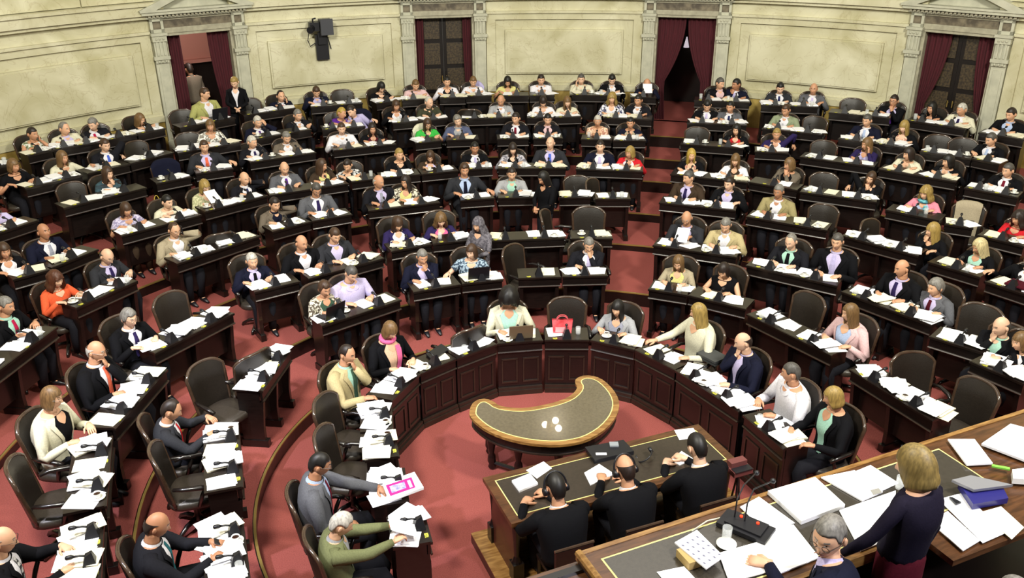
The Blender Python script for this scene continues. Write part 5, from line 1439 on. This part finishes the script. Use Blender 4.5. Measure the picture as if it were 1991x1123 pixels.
mb = MB(); mb.box(xl - 1.6, xr, -.10, -.04, 0, ZD - .05); link('front_panel', mb.mesh('front_panel', [WOOD]), dr)
mb = MB(); mb.box(xl - 1.6, xr, -6.0, -.10, ZF - .3, ZF); pf = link('floor', mb.mesh('dais_floor', [WOOD]), None, M=FD.M); pf['kind'] = 'structure'
C1 = lambda pts: [(1400 + x / 3.369, 800 + y / 3.369) for x, y in pts]
zz = ZD + .006
sheets = [([(310, 540), (620, 450), (815, 630), (530, 740)], .035, 'thick open bound document with red edge on the presiding desk'),
 ([(660, 435), (880, 390), (1065, 530), (930, 590)], .012, 'printed page with small pictures on the presiding desk'),
 ([(880, 395), (985, 352), (1170, 470), (1060, 520)], .006, 'white sheet near the far edge of the presiding desk'),
 ([(780, 650), (1150, 520), (1135, 830), (920, 915)], .008, 'broad white papers under the pencil on the presiding desk'),
 ([(130, 625), (255, 558), (490, 730), (300, 790)], .004, 'white sheet lying under the gooseneck microphones'),
 ([(240, 770), (480, 745), (650, 960), (340, 1085)], .010, 'white papers under the seated presider hand'),
 ([(-10, 930), (270, 850), (400, 1030), (60, 1120)], .008, 'white papers near the calendar board on the presiding desk'),
 ([(1430, 575), (1600, 530), (1860, 800), (1720, 862)], .004, 'long white sheet right of the standing navy cardigan'),
 ([(1370, 720), (1490, 655), (1700, 848), (1590, 915)], .008, 'white sheet at the desk edge right of the standing navy cardigan'),
 ([(1705, 660), (1840, 622), (1991, 760), (1910, 838)], .005, 'cream-white sheet at the right end of the presiding desk'),
 ([(1490, 187), (1665, 187), (1785, 345), (1615, 355)], .014, 'white pad on the bare wood beyond the silver laptop'),
 ([(1710, 220), (1900, 90), (2050, 130), (2050, 350)], .02, 'heap of white documents at the far right of the presiding desk')]
for i, (pts, t, lab) in enumerate(sheets):
    sheet(C1(pts), zz + .0015 * i, lab, t, PAPER if i != 9 else PAPER_C)
pic = MB(); q = poly_world(C1([(985, 515), (1030, 505), (1060, 530), (1010, 545)]), zz + .02); c = np.mean(q, axis=0)
o = sheet(C1([(985, 512), (1040, 500), (1062, 528), (1005, 545)]), zz + .0165, 'grey photograph printed on the page of the presiding desk', .001, mat('grey_photo', '#8A8880', .7), 'photograph')
# laptop, blue case, phones, microphones, glass
sheet(C1([(1555, 500), (1840, 520), (1880, 600), (1650, 640)]), zz + .02, 'dark blue document case under the silver laptop', .05, mat('blue_case', '#26246A', .35), 'document_case', 'case')
sheet(C1([(1515, 460), (1640, 430), (1915, 492), (1660, 525)]), zz + .085, 'closed silver laptop lying on the dark blue case', .022, mat('silver_laptop', '#8E8E92', .35, metal=.3), 'laptop', 'laptop')
sheet(C1([(1500, 565), (1520, 568), (1578, 600), (1545, 612)]), zz + .02, 'black mobile phone on the sheet right of the navy cardigan', .014, BLACKP, 'mobile_phone', 'phone')
sheet(C1([(1905, 410), (2000, 400), (2040, 480), (1910, 470)]), zz + .02, 'white desk telephone at the right end of the presiding desk', .05, PORC, 'desk_telephone', 'telephone')
sheet(C1([(1780, 352), (1895, 372), (1897, 386), (1778, 364)]), zz + .03, 'green highlighter pen beside the heap of documents', .014, mat('green_pen', '#7CC24A', .4), 'highlighter', 'pen')
p = at(*C1([(165, 775)])[0], ZD)
mc = tag(empty('microphone_console', (p[0], p[1], ZD + .012), FD.rz + .5), 'black microphone console with two gooseneck microphones and red lights', 'microphone')
mb = MB(); mb.box(-.10, .10, -.19, .19, 0, .035); mb.box(-.07, .09, -.14, .14, .035, .05); link('base', mb.mesh('base', [BLACKP]), mc)
for j, (dx, dy) in enumerate(((.40, -.02), (.42, .12))):
    mb = MB(); mb.tube([(.02, .02 + j * .08, .05), (.03, .02 + j * .08, .20), (.16, .03 + j * .08, .25), (dx, dy, .20)], .006, 6); g = link('gooseneck', mb.mesh('gooseneck', [BLACKP]), mc)
    mb = MB(); mb.lathe([(.001, -.022), (.018, -.014), (.022, 0), (.018, .014), (.001, .022)], 10, 0, (dx + .01, dy, .195), False); link('microphone_head', mb.mesh('microphone_head', [BLACKP], True), g)
for j in range(2):
    mb = MB(); mb.lathe([(.012, 0), (.012, .01), (.001, .012)], 10, 0, (.05, -.07 + j * .13, .05)); link('indicator_light', mb.mesh('indicator_light', [mat('red_light', '#FF3A1A', .4, emit=1.2)]), mc)
p = at(*C1([(45, 800)])[0], ZD + .06); tag(link('water_glass', ME_GLS, None, (p[0], p[1], ZD + .012)), 'stemless water glass on the presiding desk by the calendar board', 'glass')
p = at(*C1([(40, 880)])[0], ZD); tag(link('saucer', ME_SAUC, None, (p[0], p[1], ZD + .012)), 'white saucer beside the water glass on the presiding desk', 'saucer')
p = at(*C1([(1180, 480)])[0], ZD + .06); tag(link('water_glass', ME_GLS, None, (p[0], p[1], ZD + .03)), 'water glass left of the standing navy cardigan', 'glass')
C2 = lambda pts: [(1000 + x / 4.424, 950 + y / 4.424) for x, y in pts]
cb = sheet(C2([(1378, 470), (1570, 362), (1800, 590), (1650, 695)]), ZD + .07, 'white calendar board with rows of small grey marks', .012, PAPER, 'calendar_board', 'board')
qa, qb, qd = [at(*C2([t])[0], ZD + .082) for t in ((1378, 470), (1570, 362), (1650, 695))]
mk = MB()
for r_ in range(4):
    for c_ in range(5):
        for e_ in range(2):
            pp = qa + (qb - qa) * (.16 + .22 * r_) + (qd - qa) * (.14 + .17 * c_ + .03 * e_)
            pp = pp - np.array(cb.location); w_ = .008
            mk.box(pp[0] - w_, pp[0] + w_, pp[1] - .004, pp[1] + .004, .012, .013)
link('printed_marks', mk.mesh('printed_marks', [mat('grey_ink', '#6A6A80', .7)]), cb)['kind'] = 'stuff'
p = at(1341, 1085, ZD + .03)
bx = tag(empty('wooden_box', (p[0], p[1], ZD + .006), FD.rz), 'small pale wooden box under the calendar board', 'box')
mb = MB(); mb.box(-.06, .06, -.08, .08, 0, .065); link('body', mb.mesh('body', [mat('pale_wood', '#B59A62', .5)]), bx)
sheet([(1277, 1112), (1330, 1101), (1352, 1125), (1300, 1140)], ZD + .006, 'white card beside the small pale wooden box', .004)
mb = MB(); pts = [at(u, v, ZD + .02) for u, v in ((1345, 1032), (1375, 1012), (1410, 1004), (1428, 1005))]; mb.tube(pts, .006, 6)
tag(link('cable', mb.mesh('cable', [mat('pale_cable', '#C9C4B0', .5)], True)), 'pale cable running to the microphone console', 'cable')
# people on the dais (they face the hall, backs towards us)
FP = Frame((FD.O[0] + FD.N[0] * yn, FD.O[1] + FD.N[1] * yn, ZF), -FD.T)
h = FP.hit(1780, 905, .10)
inf = person(FP, h, sex='f', hair='bob', hc='dblond', top='blouse', tc='nearblack', stand=True, hy=22, hp=18, L='S', R=(h[0] + .40, h[1] - .12, ZD - ZF + .05, .5, -.8, -.1), bottom='skirt:maroon', scale=max(.95, h[2] / 1.56), label='person in dark navy cardigan standing at the presiding desk with a pencil', shoes=True, group='people on the dais', hs=1.22)
S_, E_, T_, f_, n_ = inf.arms[1]
mb = MB(); q0 = T_ + f_ * .07 + np.array([0, 0, .02]); mb.tube([q0, q0 + np.array([.16, .0, .02])], .004, 6); tag(link('pencil', mb.mesh('pencil', [mat('pencil', '#8A5A40', .5)]), None, M=FP.M), 'pencil in the hand of the standing navy cardigan', 'pencil')
h = FP.onz(1612, 1042, 1.16)
inf = person(FP, h, hair='short', hc='grey', tc='navy', inner='lilac', tie='black', hy=112, ty=48, hp=8, glasses=True, pelvis=(h[0] + .02, h[1] + .22, .53), desk_z=ZD - ZF + .01, desk_y=-.20, R=(h[0] + .26, -.16, ZD - ZF + .045, .6, -.7, -.1), L=(h[0] + .34, .06, ZD - ZF + .045, .8, -.4, -.1), label='person in dark suit and spectacles seated at the presiding desk', group='people on the dais', hs=1.28, scale=1.2)
def pres_chair(x, y, label):
    r = tag(link('presiding_chair', None, None, M=FP.M @ Matrix.Translation((x, y, 0))), label, 'chair', 'presiding chairs')
    mb = MB(); mb.box(-.26, .26, -.26, .24, .38, .48); link('seat', mb.mesh('seat', [LEATHER]), r)
    mb = MB(); mb.box(-.25, .25, .24, .30, .46, 1.02); link('backrest', mb.mesh('backrest', [BLACKP]), r)
    mb = MB(); mb.lathe([(.001, -.02), (.018, -.012), (.022, 0), (.016, .014), (.001, .02)], 8, 0, (0, .27, 1.035), False); stm = mb.mesh('stud', [BLACKP], True)
    for j in range(7): link('stud', stm, r, (-.21 + j * .07, 0, 0))
    for sx in (-1, 1):
        mb = MB(); mb.box(sx * .27 - .03, sx * .27 + .03, -.24, .26, .62, .67); link('armrest', mb.mesh('armrest', [WOOD]), r)
        for sy in (-1, 1):
            mb = MB(); mb.box(sx * .23 - .03, sx * .23 + .03, sy * .22 - .03, sy * .22 + .03, 0, .39); link('leg', mb.mesh('leg', [WOOD]), r)
pres_chair(inf.P[0], inf.P[1] + .03, 'black leather chair of the seated presider')
q = FP.hit(1795, 1113, .62); pres_chair(q[0], .58, 'black studded chair behind the standing navy cardigan')
q = FP.onz(1968, 1178, 1.15)
inf = person(FP, (q[0], q[1], 1.22), hair='short', hc='grey', tc='grey', inner='white', pelvis=(q[0], q[1] + .12, .53), L='L', R='L', label='person in grey jacket behind the right end of the presiding desk', group='people on the dais', hs=1.1)
pres_chair(q[0], q[1] + .14, 'black leather chair of the grey jacket behind the presiding desk')
# ---- standing people
def standing(u, v, fz, hh, face, label, **kw):
    p = at(u, v, fz + hh)
    t = np.array([-face[1], face[0]]); t = _unit(t)
    fr = Frame((p[0], p[1], fz), t)
    return person(fr, (0, 0, hh), stand=True, label=label, shoes=True, group='standing people', **kw)
def toward(u, v, z, tu, tv, tz):
    a, b = at(u, v, z), at(tu, tv, tz); return _unit((b - a)[:2])
standing(1057, 346, FZ[2], 1.50, (-.75, -.65), 'person in black sweater standing between the desks of the fourth row', sex='f', hair='long', hc='black', top='blouse', tc='black', L='N', R='N', hp=25, bottom='char')
standing(930, 436, FZ[1], 1.45, (-.5, -.85), 'person in grey veil standing beside vacant desks of the third row', sex='f', hair='hood', hc='grey', top='blouse', tc='hood', L='N', R='N', hp=15, bottom='hood')
standing(456, 160, FZ[7], 1.46, (.25, -.97), 'person in black blazer standing by the open door with clasped hands', sex='f', hair='short', hc='blond', top='suit', tc='black', inner='white', L='N', R='N', hp=28, hy=-15, bottom='black')
standing(367, 134, FZ[7], 1.56, (-.75, .66), 'person in grey shirt standing in the open doorway, hand on hip', hair='short', hc='dark', top='shirt', tc='gbrown', L='S', R='H', hp=5, bottom='black')
# ---- front row things: pink bag, magenta book, black case
q = [d for d in ALLD[1]][8]
bg = tag(link('handbag', None, None, M=q.fr.M @ Matrix.Translation((-.06, .24, LEDGE))), 'pink and red glossy gift bag standing on the front row desk', 'bag')
PKB = mat('pink_bag', '#D8686E', .3, hex2='#C23A40', nscale=8)
mb = MB(); V = [(-.13, -.05, 0), (.13, -.05, 0), (.13, .06, 0), (-.13, .06, 0), (-.15, -.01, .20), (.15, -.01, .20), (.15, .03, .20), (-.15, .03, .20)]
mb.add(V, [(0, 3, 2, 1), (0, 1, 5, 4), (1, 2, 6, 5), (2, 3, 7, 6), (3, 0, 4, 7)]); link('body', mb.mesh('body', [PKB]), bg)
for y in (-.012, .032):
    mb = MB(); an = np.linspace(0, math.pi, 9); mb.tube([(.08 * math.cos(t), y, .19 + .07 * math.sin(t)) for t in an], .007, 6); link('handle', mb.mesh('handle', [PKB]), bg)
mb = MB(); mb.box(-.10, .04, -.048, -.044, .02, .10); link('front_flap', mb.mesh('front_flap', [mat('pale_pink', '#E0A0A4', .3)]), bg)
ZB = LEDGE + .06
bk = sheet([(744, 943), (806, 921), (824, 951), (757, 976)], ZB, 'white bound report with magenta cover on the front row desk', .03, PAPER, 'report', 'book')
mg = mat('magenta_print', '#D8207E', .5); bl = mat('violet_print', '#7A78C8', .5, hex2='#B9B4E6', nscale=30)
def on_book(pts, dz, m, name):
    P2 = poly_world(pts, ZB + .03); mb = MB(); lc = bk.location
    mb.prism([(x - lc[0], y - lc[1]) for x, y in P2[::-1]], .030, .030 + dz); link(name, mb.mesh(name, [m]), bk)
on_book([(750, 943), (800, 927), (808, 947), (759, 964)], .0008, mg, 'cover_print')
on_book([(757, 945), (786, 936), (790, 948), (762, 958)], .0014, bl, 'cover_picture')
on_book([(791, 934), (797, 932), (803, 946), (797, 948)], .0014, mat('pale_print', '#F0A8CC', .5), 'cover_title')
q = ALLD[1][11]; hh = q.fr.onz(1385, 690, LEDGE + .06)
cs = tag(link('document_case', None, None, M=q.fr.M @ Matrix.Translation((hh[0], hh[1], LEDGE)) @ Matrix.Rotation(.1, 4, 'Z')), 'dark grey zipped document case before the dark navy suit, front row', 'case')
mb = MB(); mb.box(-.17, .17, -.13, .13, 0, .07); link('body', mb.mesh('body', [mat('dark_nylon', '#3A3C3C', .6)]), cs)
mb = MB(); mb.box(-.172, .172, -.132, .132, .032, .038); link('zip', mb.mesh('zip', [BLACKP]), cs)
q = ALLD[1][5]; hh = q.fr.onz(845, 680, LEDGE)
sheet([(828, 690), (858, 670), (873, 680), (842, 702)], LEDGE + .012, 'black open folder right of the pink scarf, front row', .02, BLACKP, 'folder', 'folder')
q = ALLD[4][-1]
o = tag(link('folder', None, None, M=q.fr.M @ Matrix.Translation((.05, .2, LEDGE + .02))), 'maroon folder on the last desk of the fourth row', 'folder')
mb = MB(); mb.box(-.17, .17, -.13, .13, 0, .02); link('cover', mb.mesh('cover', [cloth('maroon')]), o)
# yellow handbag hanging on a chair
fr = [d for d in ALLD[6]][2].fr; hh = fr.hit(297, 383, .1)
hb = tag(link('handbag', None, None, M=fr.M @ Matrix.Translation((hh[0], -.12, .40))), 'yellow and brown handbag hanging at the desk end below the dark coat, sixth row', 'bag')
mb = MB(); V = [(-.07, -.03, 0), (.07, -.03, 0), (.07, .03, 0), (-.07, .03, 0), (-.05, -.02, .12), (.05, -.02, .12), (.05, .02, .12), (-.05, .02, .12)]
mb.add(V, [(0, 3, 2, 1), (0, 1, 5, 4), (1, 2, 6, 5), (2, 3, 7, 6), (3, 0, 4, 7), (4, 5, 6, 7)]); link('body', mb.mesh('body', [mat('yellow_bag', '#B9A03A', .5)]), hb)
mb = MB(); an = np.linspace(0, math.pi, 9); mb.tube([(.05 * math.cos(t), 0, .11 + .16 * math.sin(t)) for t in an], .008, 6); link('handle', mb.mesh('handle', [mat('yellow_bag', '#B9A03A', .5)]), hb)
# ---- chandelier above the hall: its bulbs mirror in the kidney table
ch = tag(empty('chandelier', (.29, 10.2, 7.4)), 'brass chandelier with three glowing globes above the hall, out of frame', 'lamp')
mb = MB(); mb.tube([(0, 0, .4), (0, 0, 2.5)], .02, 6); mb.lathe([(.05, -.1), (.1, 0), (.05, .2), (.02, .4)], 12); link('stem', mb.mesh('stem', [NOSING]), ch)
for (u, v) in ((1080, 817), (1060, 825), (1086, 832)):
    q = at(u, v, ZK + .003); r_ = ray(u, v) * np.array([1, 1, -1]); g_ = q + r_ * ((7.4 - q[2]) / r_[2]); x, y, z = g_ - np.array(ch.location)
    mb = MB(); mb.lathe([(.001, -.09), (.065, -.06), (.09, 0), (.065, .06), (.001, .09)], 14, 0, (x, y, z), False); link('globe', mb.mesh('globe', [mat('lit_globe', '#FFF0D0', .5, emit=30)], True), ch)
    mb = MB(); mb.tube([(0, 0, .1), (x * .5, y * .5, .2), (x, y, z + .15)], .015, 6); link('arm', mb.mesh('arm', [NOSING]), ch)
